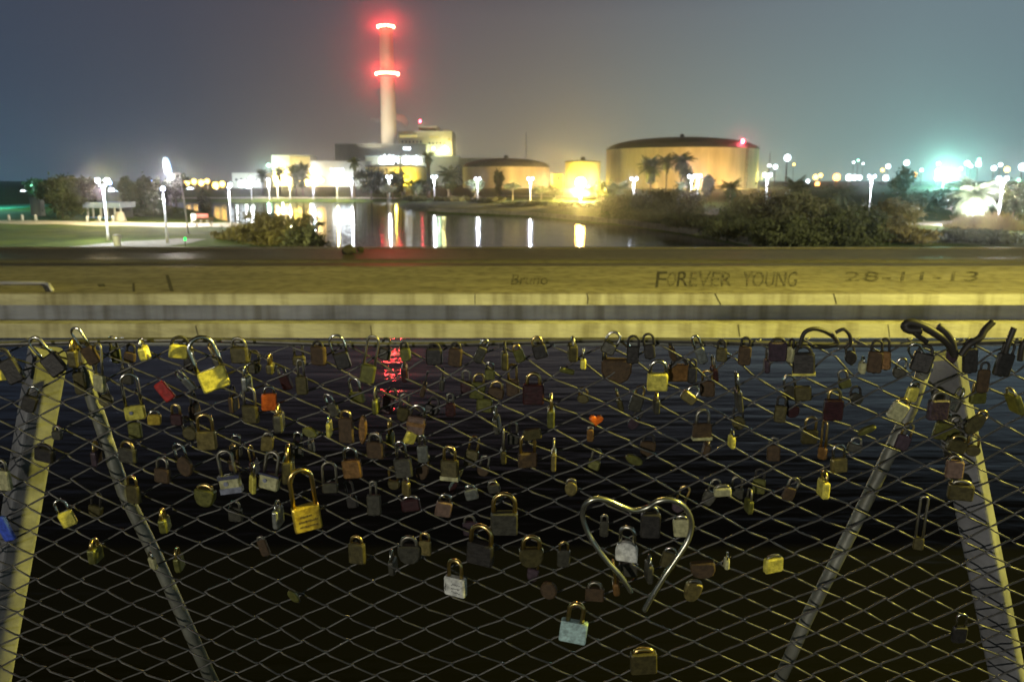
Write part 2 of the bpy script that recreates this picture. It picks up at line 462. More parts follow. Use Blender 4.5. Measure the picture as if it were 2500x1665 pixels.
def stone(X, Y, s, label):
    p = at_z(X, Y, 3.93); bm = bmesh.new(); bmesh.ops.create_icosphere(bm, subdivisions=2, radius=s)
    for v in bm.verts: v.co *= random.uniform(0.8, 1.1); v.co.z *= 0.75
    me = bpy.data.meshes.new('stone'); bm.to_mesh(me); bm.free(); me.materials.append(m_joint)
    o = link('stone', me); o.location = (p.x, p.y, 3.93 + s * 0.55); tag(o, label, 'stone')
stone(853, 622, 0.11, 'larger dark stone on the far edge of the walkway deck below the red reflection')
stone(880, 614, 0.06, 'smaller dark stone on the deck edge right of the larger one')

# ================================================================== the chain-link fence
YF = 1.2
m_wire = mat('galvanised_wire', (0.11, 0.105, 0.095), 0.45, 0.4, 0.3, 25)
m_post = mat('painted_steel_post', (0.16, 0.16, 0.165), 0.6, 0, 0.35, 9, bump=0.15, bscale=40)
m_rod = mat('brace_pipe', (0.17, 0.17, 0.135), 0.5, 0.2, 0.3, 12, bump=0.1, bscale=60)
fence = thing('chain_link_fence', 'chain-link fence of wide diamond mesh with leaning posts, hung with padlocks', 'fence', (0, YF, 3.9))
def fpart(name, mb, m, smooth=True):
    o = mb.build(name, m, None, smooth); o.parent = fence; o.matrix_parent_inverse = Matrix.Translation((0, -YF, -3.9)); return o
CW, CH = 0.0400, 0.0208           # half a diamond
ztop = at(1250, 838, YF).z
mb = MB()
jit = random.Random(77)
ncol = int(4.2 / CW); nrow = int((ztop - 3.86) / CH) + 2
warp = lambda x, z: (0.006 * math.sin(5.1 * x + 3.0 * z) + 0.004 * math.sin(13 * x - 7 * z), 0.004 * math.sin(4 * x + 9 * z) - 0.012 * math.sin(1.7 * x + 0.8) * (1 if z < ztop - 0.03 else 0))
for c in range(-ncol // 2, ncol // 2 + 1):
    pts = []
    for r in range(nrow):
        side = (r + c) % 2
        x0 = (c + (0.53 if side else -0.53)) * CW
        z0 = ztop - r * CH
        dx, dz = warp(x0, z0)
        x0 += dx + jit.gauss(0, 0.0011); z0 += dz + jit.gauss(0, 0.0011)
        s = 1 if side else -1
        # the bend hooks round the neighbouring wire
        pts.append((x0 - s * 0.0072, YF - 0.0018 * s, z0 + 0.0038)); pts.append((x0, YF + 0.0015, z0)); pts.append((x0 - s * 0.0072, YF + 0.0018 * s, z0 - 0.0038))
    mb.tube(pts, 0.00165, 6)
fpart('chain_link_mesh', mb, m_wire)
tw = [(x / 10, YF + 0.001, ztop + 0.001 + 0.004 * math.sin(x * 0.9)) for x in range(-22, 23)]
fpart('top_wire', MB().tube(tw, 0.0042, 8), m_wire)
YP = YF + 0.055
def post(p0, p1, side):
    a = at(*p0, YP); c = at(*p1, YP); dirv = (c - a).normalized(); ang = R(40) if side > 0 else R(46)
    u = Vector((0, 1, 0)).cross(dirv).normalized(); w = dirv.cross(u)
    h = 0.0245; b_ = 0.006; prof = []
    for sx, sy in ((1, 1), (-1, 1), (-1, -1), (1, -1)):
        for k in range(4):
            th = math.atan2(sy, sx) - math.pi / 4 + k * math.pi / 6
            prof.append((sx * (h - b_) + b_ * math.cos(th), sy * (h - b_) + b_ * math.sin(th)))
    ca, sa = math.cos(ang), math.sin(ang)
    vs_ = []
    for e in (a, c):
        for (q, s_) in prof:
            vs_.append(e + u * (q * ca - s_ * sa) + w * (q * sa + s_ * ca))
    n = len(prof); fs_ = [(k, (k + 1) % n, n + (k + 1) % n, n + k) for k in range(n)] + [tuple(range(n - 1, -1, -1)), tuple(range(n, 2 * n))]
    m_ = MB().add(vs_, fs_)
    o = fpart('post', m_, m_post, False); return o
post((118, 858), (-42, 1800), -1); post((2303, 868), (2490, 1800), 1)
def rod(px, r=0.0105):
    fpart('brace', MB().tube([at(X, Y, YF + 0.022) for X, Y in px], r, 10), m_rod)
rod([(200, 872), (222, 958), (263, 1085), (303, 1201), (378, 1352), (440, 1490), (530, 1690)])
rod([(2262, 885), (2223, 998), (2150, 1150), (2077, 1299), (2039, 1375), (1975, 1498), (1890, 1690)])

# ================================================================== vegetation
m_tree = leafmat('dark_foliage', (0.030, 0.040, 0.015), (0.07, 0.082, 0.032), 0.8)
m_bush = leafmat('olive_foliage', (0.062, 0.068, 0.034), (0.125, 0.13, 0.068), 0.7)
m_reed = leafmat('dry_reed', (0.10, 0.085, 0.03), (0.22, 0.19, 0.07), 0.6)
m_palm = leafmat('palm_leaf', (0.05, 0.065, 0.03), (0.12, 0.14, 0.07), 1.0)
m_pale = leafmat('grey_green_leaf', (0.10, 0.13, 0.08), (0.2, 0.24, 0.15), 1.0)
m_bark = mat('bark', (0.10, 0.08, 0.055), 0.9, 0, 0.3, 6, bump=0.5, bscale=20)
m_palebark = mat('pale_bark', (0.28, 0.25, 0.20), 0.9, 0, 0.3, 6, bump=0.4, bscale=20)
def leaves(ells, n, size, clumps=26, spread=0.30, aspect=0.55, droop=0.0, seed=None):
    g = np.random.default_rng(seed if seed is not None else random.randrange(10 ** 6))
    tot = sum(e[3] * e[4] * e[5] for e in ells); VV = []; 
    for (cx, cy_, cz, rx, ry, rz) in ells:
        k = max(40, int(n * rx * ry * rz / tot)); nc = max(6, int(clumps * (rx * ry * rz / tot) ** 0.6))
        d = g.normal(size=(nc, 3)); d /= np.linalg.norm(d, axis=1, keepdims=True)
        cc = d * (g.random((nc, 1)) ** 0.35) * 0.86
        idx = g.integers(0, nc, k); csz = 0.55 + 0.9 * g.random(nc)
        p = cc[idx] + g.normal(size=(k, 3)) * spread * csz[idx][:, None] * 0.62
        c = p * np.array([rx, ry, rz]) + np.array([cx, cy_, cz])
        s = size * (0.6 + 0.8 * g.random(k))[:, None]
        a = g.normal(size=(k, 3)); a[:, 2] -= droop; a /= np.linalg.norm(a, axis=1, keepdims=True)
        b_ = np.cross(a, g.normal(size=(k, 3))); b_ /= np.linalg.norm(b_, axis=1, keepdims=True) + 1e-9
        a = a * s; b_ = b_ * s * aspect
        VV.append(np.stack([c - a, c + b_ * 0.8, c + a, c - b_ * 0.8], 1).reshape(-1, 3))
    V = np.concatenate(VV); V[:, 2] = np.maximum(V[:, 2], 0.02)
    return V, np.arange(len(V)).reshape(-1, 4)
def tree(loc, label, h, w, trunk_h, name='tree', cat='tree', m=None, bark=None, n=1800, leaf=0.3, lobes=4, group=None, lean=0.0, seed=None, low=0.0):
    g = random.Random(seed if seed is not None else random.random())
    r = thing(name, label, cat, loc, group)
    top = h * 0.72; tr = max(0.06, h * 0.022)
    mb = MB().tube([(0, 0, -0.3), (0.03 * h * lean, 0, trunk_h * 0.6), (0.06 * h * lean, 0.02 * h, trunk_h), (0.10 * h * lean, 0, top)], [tr * 1.35, tr, tr * 0.8, tr * 0.25], 8)
    for k in range(4):
        a = g.random() * 6.28; q = trunk_h * g.uniform(0.75, 1.05)
        mb.tube([(0.05 * h * lean, 0, q), (math.cos(a) * w * 0.2, math.sin(a) * w * 0.2, q + (h - q) * 0.35), (math.cos(a) * w * 0.34, math.sin(a) * w * 0.34, q + (h - q) * 0.6)], [tr * 0.5, tr * 0.32, tr * 0.12], 6)
    mb.build('trunk', bark or m_bark, r, True)
    zc = (trunk_h * (1 - low) + h) / 2; rz = (h - trunk_h * (1 - low)) / 2
    ells = [(0.08 * h * lean, 0, zc, w * 0.40, w * 0.40, rz * 0.92)]
    for k in range(lobes):
        a = 6.28 * k / lobes + g.random(); q = g.uniform(0.35, 0.62)
        ells.append((math.cos(a) * w * 0.30, math.sin(a) * w * 0.26, zc + rz * g.uniform(-0.45, 0.5), w * 0.26 * (0.7 + q), w * 0.26, rz * q))
    V, F = leaves(ells, n, leaf, seed=g.randrange(10 ** 6))
    link('crown', np_mesh('crown', V, F, m or m_tree), r)
    return r
def bush(loc, label, w, h, name='shrub', cat='shrub', m=None, n=1800, leaf=0.25, depth=None, group=None, seed=None):
    g = random.Random(seed if seed is not None else random.random())
    d = depth or w * 0.6
    ells = [(0, 0, h * 0.35, w * 0.46, d * 0.5, h * 0.5)]
    for k in range(5):
        ells.append((g.uniform(-0.36, 0.36) * w, g.uniform(-0.3, 0.3) * d, h * g.uniform(0.3, 0.66), w * g.uniform(0.13, 0.24), d * 0.25, h * g.uniform(0.22, 0.36)))
    V, F = leaves(ells, n, leaf, seed=g.randrange(10 ** 6), clumps=34)
    o = link(name, np_mesh(name, V, F, m or m_bush)); o.location = loc
    return tag(o, label, cat, group)
def palm(loc, label, h, fr, name='palm_tree', m=None, bark=None, nf=26, fan=False, group=None, trunk_r=None, skirt=0, seed=0, lean=0.0):
    """trunk with ringed taper and arching fronds of many leaflets"""
    g = random.Random(seed + int(loc[0] * 10))
    r = thing(name, label, 'palm tree', loc, group)
    tr = trunk_r or max(0.12, h * 0.026)
    MB().tube([(lean * h * (k / 8) ** 2, 0, -0.3 + (h + 0.3) * k / 8) for k in range(9)], [tr * (1.35 if k == 0 else 1.05 - 0.03 * k + 0.06 * (k % 2)) for k in range(9)], 9).build('trunk', bark or m_bark, r, True)
    V = []
    def frond(a, e, ln, base):
        d = Vector((math.cos(a), math.sin(a), 0)); pts = []
        for k in range(8):
            s = k / 7; ang = e - s * (1.0 if not fan else 0.5) * (0.9 + 0.5 * (e < 0.3))
            pts.append(pts[-1] + (d * math.cos(ang) + Vector((0, 0, math.sin(ang)))) * ln / 7 if pts else base.copy())
        side = d.cross(Vector((0, 0, 1)))
        for k in range(1, 8):
            p = pts[k]; tdir = (pts[k] - pts[k - 1]).normalized()
            ll = ln * (0.30 if not fan else 0.34) * math.sin(math.pi * min(1, 0.15 + k / 8.5)) + 0.1
            for s_ in (-1, 1):
                for q in (0.0, 0.5):
                    b0 = pts[k - 1].lerp(p, q); tip = b0 + (side * s_ * 0.85 + tdir * 0.6 + Vector((0, 0, -0.28 - 0.2 * g.random()))) * ll
                    wv = tdir * ln * 0.035
                    V.extend([b0 - wv, b0 + wv, tip + wv * 0.3, tip - wv * 0.3])
            V.extend([pts[k - 1] + side * 0.02, pts[k - 1] - side * 0.02, p - side * 0.015, p + side * 0.015])
    top = Vector((lean * h, 0, h))
    for k in range(nf):
        frond(2.399 * k + g.random() * 0.4, 1.25 - 1.75 * (k / nf) + g.uniform(-0.15, 0.15), fr * g.uniform(0.8, 1.1), top)
    for k in range(skirt):
        frond(2.399 * k + g.random(), -0.6 - 0.5 * g.random(), fr * 0.7, top - Vector((0, 0, g.uniform(0.1, 0.5) * fr)))
    V = np.array([tuple(q) for q in V], np.float32)
    link('crown', np_mesh('crown', V, np.arange(len(V)).reshape(-1, 4), m or m_palm), r)
    return r
def hgt(Y0, Y1, d): return (Y1 - Y0) / FPX * d * 1.0

# --- left bank trees (column, distance, crown top row)
def tree_px(X, d, Ytop, wpx, label, trunk=0.3, **kw):
    p = ground_at(X, d); h = at(X, Ytop, d).z - p.z
    return tree(p, label, h, wpx / FPX * d, h * trunk, **kw)
def bush_px(X, d, Ytop, wpx, label, **kw):
    p = ground_at(X, d); h = (at(X, Ytop, d).z - p.z) * 1.15
    return bush(p, label, wpx / FPX * d, h, **kw)
def palm_px(X, d, Ytop, rpx, label, **kw):
    p = ground_at(X, d); fr = rpx / FPX * d * 1.25; h = at(X, Ytop, d).z - p.z - fr * 0.62
    return palm(p, label, max(h, 0.5), fr, **kw)
tree_px(143, 88, 436, 108, 'broad dense dark tree on the left lawn in front of the teal field', 0.12, n=9000, leaf=0.2, lobes=7, low=0.8)
tree_px(197, 108, 424, 62, 'taller dark tree right behind the broad tree on the left lawn', 0.25, n=1500, leaf=0.3, low=0.5)
tree_px(152, 118, 432, 44, 'small dark crown rising behind the middle of the broad left tree', 0.3, n=900, leaf=0.3)
tree_px(88, 125, 434, 46, 'dark tree at the left beside the tall thin green pole', 0.3, n=900, leaf=0.3)
tree_px(312, 100, 425, 52, 'dark upright tree right of the blue shelter', 0.15, n=1900, leaf=0.26, low=0.6)
tree_px(352, 102, 424, 66, 'dark tree left of the single-globe lamp post, next to the upright one', 0.15, n=2300, leaf=0.26, low=0.6)
bush_px(345, 98, 505, 130, 'low dark hedge-like shrub under the trees right of the blue shelter', n=1700, leaf=0.2, m=m_tree)
tree_px(425, 150, 413, 56, 'dark tree below the glowing pylon sign', 0.3, n=1400, leaf=0.35, low=0.4)
tree_px(412, 140, 440, 40, 'small dark tree at the foot of the glowing pylon sign', 0.2, n=700, leaf=0.3, low=0.5)
bush_px(497, 150, 466, 44, 'round dark shrub on the far left shore below the yellow lights', n=800, leaf=0.3, m=m_tree)
b_ = bush_px(655, 57, 520, 250, 'large pale reed clump on the near left bank by the water', n=20000, leaf=0.085, m=m_reed, depth=6, seed=4)
bush_px(730, 54.5, 548, 120, 'darker olive shrub at the water end of the reed clump', n=2400, leaf=0.14, m=m_bush, depth=4, seed=5)
bush_px(590, 60, 560, 150, 'low reed tuft left of the large reed clump', n=2200, leaf=0.15, m=m_reed, depth=4, seed=9)

# --- far bank in front of the power station
palm_px(722, 214, 402, 26, 'left one of the twin fan palms before the white building', fan=True, nf=30, skirt=16, seed=1)
palm_px(738, 216, 400, 26, 'right one of the twin fan palms before the white building', fan=True, nf=30, skirt=16, seed=2)
palm_px(683, 225, 407, 17, 'small fan palm left of the twin palms', fan=True, nf=24, skirt=8, seed=3)
palm_px(640, 230, 415, 15, 'thin fan palm at the far left end of the white building', fan=True, nf=22, skirt=8, seed=4)
palm_px(864, 205, 383, 17, 'tall slim palm standing before the pale hall left of the chimney', nf=26, skirt=20, seed=5, lean=0.03)
palm_px(1046, 200, 368, 18, 'tallest shaggy palm below the boiler house', nf=28, skirt=26, seed=6, trunk_r=0.55)
tree_px(980, 205, 372, 13, 'narrow dark cypress in front of the yellow tank', 0.05, name='cypress_tree', n=700, leaf=0.22, low=0.9)
tree_px(905, 198, 408, 90, 'wide dark tree in front of the hall left of the yellow tank', 0.25, n=2200, leaf=0.4, low=0.6)
tree_px(958, 196, 415, 76, 'dark rounded tree left of the cypress, hiding part of the yellow tank', 0.2, n=1800, leaf=0.4, low=0.7)
tree_px(1030, 194, 436, 70, 'low dark tree at the foot of the shaggy palm', 0.2, n=1500, leaf=0.35, low=0.7)
palm_px(1100, 190, 402, 32, 'spiky dark palm left of the domed tank', nf=34, skirt=10, seed=8)
tree_px(1218, 200, 404, 28, 'dark column of foliage before the domed tank wall', 0.1, n=1100, leaf=0.3, low=0.9)
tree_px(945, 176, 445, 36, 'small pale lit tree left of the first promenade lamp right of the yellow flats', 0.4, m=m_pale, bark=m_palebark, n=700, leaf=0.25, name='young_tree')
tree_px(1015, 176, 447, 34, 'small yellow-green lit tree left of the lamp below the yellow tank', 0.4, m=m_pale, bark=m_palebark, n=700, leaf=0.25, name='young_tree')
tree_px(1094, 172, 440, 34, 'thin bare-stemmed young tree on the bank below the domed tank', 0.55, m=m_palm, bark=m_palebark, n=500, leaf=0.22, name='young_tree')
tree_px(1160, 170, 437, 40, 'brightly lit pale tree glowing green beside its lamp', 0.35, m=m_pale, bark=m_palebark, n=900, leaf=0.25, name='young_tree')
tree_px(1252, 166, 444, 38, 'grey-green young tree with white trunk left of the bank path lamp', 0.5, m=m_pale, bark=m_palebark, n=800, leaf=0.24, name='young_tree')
tree_px(1322, 168, 452, 34, 'small pale tree right of the bank path lamp', 0.4, m=m_pale, bark=m_palebark, n=600, leaf=0.24, name='young_tree')
tree_px(1352, 172, 456, 40, 'low dim tree between the bank path lamp and the orange lamp', 0.35, n=900, leaf=0.3, low=0.5, name='young_tree')
tree_px(1462, 160, 440, 46, 'dark tree right of the orange lamp in front of the big tank', 0.3, n=1200, leaf=0.3, low=0.5)
palm_px(1588, 150, 382, 30, 'dense dark palm with a thick beard in front of the big tank', fan=True, nf=34, skirt=40, seed=11)
palm_px(1626, 152, 374, 24, 'slim middle palm of the three before the big tank', nf=26, skirt=6, seed=12)
palm_px(1663, 150, 366, 32, 'tallest wide palm of the three before the big tank', nf=32, skirt=8, seed=13)
tree_px(1681, 148, 402, 30, 'small dark crown behind the pair of lamps before the tank', 0.3, n=800, leaf=0.28)
tree_px(1728, 140, 424, 36, 'small dark tree right of the lamp pair before the big tank', 0.3, n=900, leaf=0.28, low=0.4)
palm_px(1785, 128, 434, 30, 'short palm with pale trunk under the right side of the big tank', nf=28, skirt=4, bark=m_palebark, seed=15)
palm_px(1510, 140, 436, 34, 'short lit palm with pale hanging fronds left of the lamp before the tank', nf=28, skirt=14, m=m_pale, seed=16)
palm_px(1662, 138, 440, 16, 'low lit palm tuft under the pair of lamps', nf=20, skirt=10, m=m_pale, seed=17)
palm_px(1945, 118, 432, 32, 'dark spiky palm right of the lamp behind the bushes', nf=32, skirt=12, seed=18)
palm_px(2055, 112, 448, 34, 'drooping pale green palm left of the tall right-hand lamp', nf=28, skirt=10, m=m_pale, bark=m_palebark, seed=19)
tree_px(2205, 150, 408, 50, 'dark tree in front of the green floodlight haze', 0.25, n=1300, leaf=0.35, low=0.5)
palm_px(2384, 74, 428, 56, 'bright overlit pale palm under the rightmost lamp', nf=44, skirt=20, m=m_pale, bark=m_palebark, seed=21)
tree_px(2484, 80, 446, 70, 'dark olive tree cut by the right edge of the picture', 0.2, n=1900, leaf=0.22, low=0.6)
tree_px(2330, 108, 452, 120, 'wide dim tree below the green floodlight', 0.2, n=2000, leaf=0.3, low=0.7)
tree_px(2240, 104, 462, 90, 'low dim tree left of the green floodlight', 0.2, n=1500, leaf=0.3, low=0.7)
for (X, d, Yt, w, lab) in ((1010, 172, 478, 70, 'low dark shrub on the bank under the first yellow-lit tree'), (1090, 166, 480, 90, 'low dark shrub on the bank below the domed tank'),
                           (1180, 152, 482, 110, 'dark shrub at the bank edge below the glowing green tree'), (1290, 138, 492, 140, 'low brown shrub on the slope below the bank path lamp'),
                           (1400, 128, 494, 130, 'low brown shrub on the slope below the orange lamp')):
    bush_px(X, d, Yt, w, lab, n=1300, leaf=0.28, depth=7, group='low shrubs along the river bank')
for i, (X, d, Yt, w, lab, m_) in enumerate((
        (1520, 112, 476, 150, 'dark brown bush at the left end of the thick bank bushes', m_bush), (1600, 105, 462, 150, 'dark bush below the bearded palm', m_tree),
        (1660, 98, 460, 170, 'tall dark bush below the pair of lamps', m_bush), (1570, 92, 512, 190, 'low dark bush by the stone edging below the big tank', m_bush),
        (1690, 78, 520, 150, 'dark bush at the foot of the bank under the path gap', m_tree), (1870, 72, 472, 210, 'olive-topped bush below the lamp right of the big tank', m_bush),
        (1790, 66, 520, 190, 'broad near-black bush by the water below the pale-trunked palm', m_tree), (1975, 66, 458, 200, 'highest rounded bush of the right bank', m_bush),
        (1940, 57, 530, 190, 'dark low bush in front of the highest rounded bush', m_tree), (2090, 64, 500, 170, 'dark bush left of the sunken lit grass gap', m_tree),
        (2080, 56, 535, 150, 'blackish low bush at the waterside left of the yellowish bush', m_tree), (2190, 70, 486, 130, 'yellowish bush at the left of the lit grass gap', m_reed),
        (2215, 57, 556, 90, 'low yellow-green tuft by the lit grass gap', m_reed), (2420, 56, 562, 230, 'low blackish bush along the water at the right edge', m_tree))):
    bush_px(X, d, Yt, w, lab, n=6500, leaf=0.12 if d < 80 else 0.18, m=m_, depth=6, seed=40 + i, group='bushes on the right bank')
lamp_light('palm_fill_light', ground_at(2388, 71.2) + Vector((0, 0, 1.9)), 5200, (1.0, 0.97, 0.90), 0.15)  # unseen fill added before the palm to overexpose it
lamp_light('reed_fill_light', ground_at(2460, 64.5) + Vector((0, 0, 3.4)), 900, (1.0, 0.85, 0.30), 0.15)  # unseen yellow fill added above the reeds
# reeds under the added yellow fill: uncountable blades
g_ = np.random.default_rng(3); k = 1500
xx = np.concatenate([g_.uniform(at(2390, 440, 66).x, at(2560, 440, 66).x, k)]); yy = 67 + g_.random(k) * 4
zz = ground_h(xx, yy); hh = (0.5 + 1.0 * g_.random(k)) * (0.75 + 0.4 * np.sin(xx * 1.7) * np.sin(xx * 0.6 + 1)); lx = g_.normal(0, 0.4, k); ww = 0.035
V = np.stack([np.stack([xx - ww, yy, zz - 0.1], 1), np.stack([xx + ww, yy, zz - 0.1], 1), np.stack([xx + lx + 0.01, yy, zz + hh], 1), np.stack([xx + lx - 0.01, yy, zz + hh], 1)], 1).reshape(-1, 3)
o = link('reeds', np_mesh('reeds', V, np.arange(len(V)).reshape(-1, 4), m_reed)); tag(o, 'yellow lamplit reeds behind the low bush at the right edge', 'reeds'); o['kind'] = 'stuff'

# ================================================================== lamps
WHITE = (0.86, 0.90, 1.0)
m_pole = mat('pale_lamp_pole', (0.40, 0.40, 0.40), 0.5, 0.1, 0.1, 4)
m_darkpole = mat('grey_lamp_pole', (0.22, 0.22, 0.21), 0.5, 0.2, 0.1, 4)
m_globe = glow('lamp_glass_white', (0.74, 0.80, 1.0), 12)
m_sodium = glow('lamp_glass_orange', (1.0, 0.62, 0.16), 60)
m_yellow = glow('lamp_glass_yellow', (1.0, 0.72, 0.22), 30)
m_teal = glow('lamp_glass_teal', (0.45, 1.0, 0.85), 60)
m_warm = glow('lamp_glass_warm', (1.0, 0.9, 0.72), 30)
m_red = glow('beacon_glass_red', (1.0, 0.06, 0.10), 40)
m_hot = glow('beacon_glass_hot', (1.0, 0.28, 0.15), 60)
def street_lamp(X, d, Yhead, label, heads=2, gap=0.42, gl=None, watts=900, color=WHITE, pole=None, gr=0.17, group='globe lamps along the river banks', gy=None):
    p = ground_at(X, d); hz = at(X, Yhead, d).z - p.z
    r = thing('street_lamp', label, 'street lamp', p, group)
    pm = pole or m_pole
    MB().tube([(0, 0, -0.3), (0, 0, 0.5), (0, 0, 0.52), (0, 0, hz - 0.35)], [0.11, 0.10, 0.075, 0.055], 10).build('pole', pm, r, True)
    xs = [0] if heads == 1 else [-gap, gap]
    arm = MB()
    if heads == 2:
        arm.tube([(-gap, 0, hz - 0.24), (-gap * 0.5, 0, hz - 0.36), (0, 0, hz - 0.40), (gap * 0.5, 0, hz - 0.36), (gap, 0, hz - 0.24)], 0.03, 8)
    arm.lathe([(0.04, hz - 0.46), (0.075, hz - 0.40), (0.05, hz - 0.30)], n=10)
    arm.build('arm', pm, r, True)
    for x in xs:
        q = MB().lathe([(0.02, hz - gr), (gr * 0.75, hz - gr * 0.7), (gr, hz), (gr * 0.72, hz + gr * 0.7), (0.02, hz + gr)], (x, 0, 0), 14)
        gl_o = q.build('lamp_globe', gl or m_globe, r, True)
        MB().lathe([(gr * 0.5, hz + gr * 0.95), (gr * 0.55, hz + gr * 1.05), (0.03, hz + gr * 1.3)], (x, 0, 0), 12).build('globe_cap', m_darkpole, r)
    lamp_light('street_lamp_light', p + Vector((0, -0.25, hz - gr - 0.45)), watts, color, 0.16)
    return r
street_lamp(250, 57.5, 441, 'tall white lamp post with twin heads on the near left lawn', gap=0.35, watts=1700)
street_lamp(396, 56, 461, 'lamp post with a single globe in front of the left trees', 1, watts=300, pole=m_darkpole, gr=0.15)
street_lamp(557, 78, 458, 'lamp post on the white path at the left shore', 1, watts=600, pole=m_pole, gr=0.14)
for X, d, Y, lab in ((950, 178, 432, 'lamp post below the chimney, leftmost on the dark right part of the bank'), (1060, 172, 432, 'lamp post below the boiler house and shaggy palm'),
                     (1166, 168, 437, 'lamp post hidden in the glowing green tree'), (1295, 160, 437, 'lamp post on the lit bank path in front of the domed tank'),
                     (1548, 135, 437, 'lamp post at the left foot of the big tank'), (1688, 136, 431, 'left lamp post of the close pair in front of the big tank'),
                     (1704, 144, 430, 'right lamp post of the close pair in front of the big tank'), (1873, 122, 427, 'lamp post right of the big tank above the bushes'),
                     (2128, 100, 431, 'lamp post rising from the bushes left of the green floodlight'), (2448, 74, 436, 'rightmost nearest lamp post beside the overlit palm')):
    street_lamp(X, d, Y, lab, gap=0.40 if d > 110 else 0.34, watts=7000 if X > 2400 else 1500, gr=0.26 if d > 110 else 0.19)
street_lamp(1418, 155, 446, 'very bright orange lamp in front of the small yellow tank', 1, gl=m_sodium, watts=90000, color=(1.0, 0.70, 0.18), gr=1.0)
# promenade lamps in front of the white building
for X, Y, lab, m_, c in ((612, 436, 'white promenade lamp at the left end of the far shore', m_globe, WHITE), (655, 440, 'white promenade lamp below the thin fan palm', m_globe, WHITE),
                         (676, 443, 'orange promenade lamp below the small fan palm', m_yellow, (1, 0.75, 0.3)), (706, 438, 'warm promenade lamp just left of the twin palms', m_warm, (1, 0.9, 0.7)),
                         (764, 441, 'white promenade lamp just right of the twin palms', m_globe, WHITE), (822, 441, 'yellow promenade lamp at the left of the bright white wall', m_yellow, (1, 0.8, 0.25)),
                         (858, 436, 'white promenade lamp beside the tall slim palm', m_globe, WHITE)):
    street_lamp(X, 199, Y, lab, 1, gl=m_, watts=2600, color=c, gr=0.42)

# ---- far lights of the town
def far_lamp(X, Y, d, label, m_, s, group, base=None):
    p = at(X, Y, d); zg = gh(p.x, d)
    r = thing('distant_lamp', label, 'distant lamp', (p.x, d, zg), group)
    MB().tube([(0, 0.02 * s, -0.5), (0, 0.02 * s, p.z - zg)], [s * 0.16, s * 0.10], 6).build('pole', m_darkpole, r)
    MB().lathe([(s * 0.1, -s * 0.5), (s * 0.42, -s * 0.32), (s * 0.5, 0), (s * 0.42, s * 0.32), (s * 0.1, s * 0.5)], (0, -0.1 * s, p.z - zg), 10).build('lamp_head', m_, r, True)
    return r
m_fw = glow('far_lamp_white', (0.82, 0.92, 1.0), 8)
m_fb = glow('far_lamp_blue', (0.35, 0.55, 1.0), 8)
m_fy = glow('far_lamp_yellow', (1.0, 0.60, 0.12), 9)
m_fo = glow('far_lamp_orange', (1.0, 0.40, 0.09), 9)
m_fg = glow('far_lamp_green', (0.30, 1.0, 0.55), 8)
GL = 'distant lamps at the left beyond the lawn'
for X, Y, s, m_, lab in ((4, 475, 11, m_fw, 'white distant lamp at the left edge of the picture'), (58, 474, 18, m_fw, 'brightest white distant lamp left of the broad dark tree'),
                         (76, 451, 10, m_fg, 'green-white distant lamp high on a pole left of the broad tree'), (96, 465, 9, m_fw, 'small white distant lamp touching the broad tree'),
                         (209, 472, 9, m_fb, 'bluish distant lamp between broad tree and twin-headed post'), (268, 447, 9, m_fb, 'blue-white distant lamp just right of the twin-headed post'),
                         (273, 466, 13, m_fw, 'white distant lamp above the blue shelter'), (286, 471, 9, m_fw, 'white distant lamp between shelter and upright tree'),
                         (331, 507, 8, m_fb, 'pale blue distant lamp shining through the trees'), (427, 499, 8, m_fw, 'white distant lamp by the single-globe post'),
                         (371, 444, 6, m_fb, 'small blue distant lamp over the trees'), (288, 498, 7, m_fg, 'greenish distant lamp beside the shelter roof')):
    far_lamp(X, Y, 300, lab, m_, s * 300 / FPX, GL)
GY = 'yellow distant lamps right of the pylon sign'
for X, Y, s, m_, lab in ((457, 446, 11, m_fy, 'first yellow lamp right of the glowing pylon sign'), (474, 444, 11, m_fy, 'second yellow lamp right of the pylon sign'),
                         (492, 447, 12, m_fy, 'third yellow lamp right of the pylon sign'), (506, 443, 10, m_fy, 'fourth and highest yellow lamp right of the pylon sign'),
                         (527, 453, 14, m_fy, 'large yellow lamp left of the white path lamp post'), (543, 450, 12, m_fy, 'yellow lamp close left of the white path lamp post'),
                         (562, 452, 9, m_fw, 'white lamp close right of the path lamp post'), (466, 470, 20, m_fw, 'big white lamp low over the far left shore'),
                         (512, 469, 11, m_fb, 'bluish lamp low over the far shore shrub'), (531, 470, 15, m_fw, 'white lamp low on the far shore right of the shrub'), (590, 450, 14, m_fw, 'white lamp in front of the low pale shed'),
                         (605, 452, 14, m_fw, 'white lamp at the right part of the low pale shed')):
    far_lamp(X, Y, 380, lab, m_, 1.15 * s * 380 / FPX, GY)
GR_ = 'distant lamps on the right horizon'
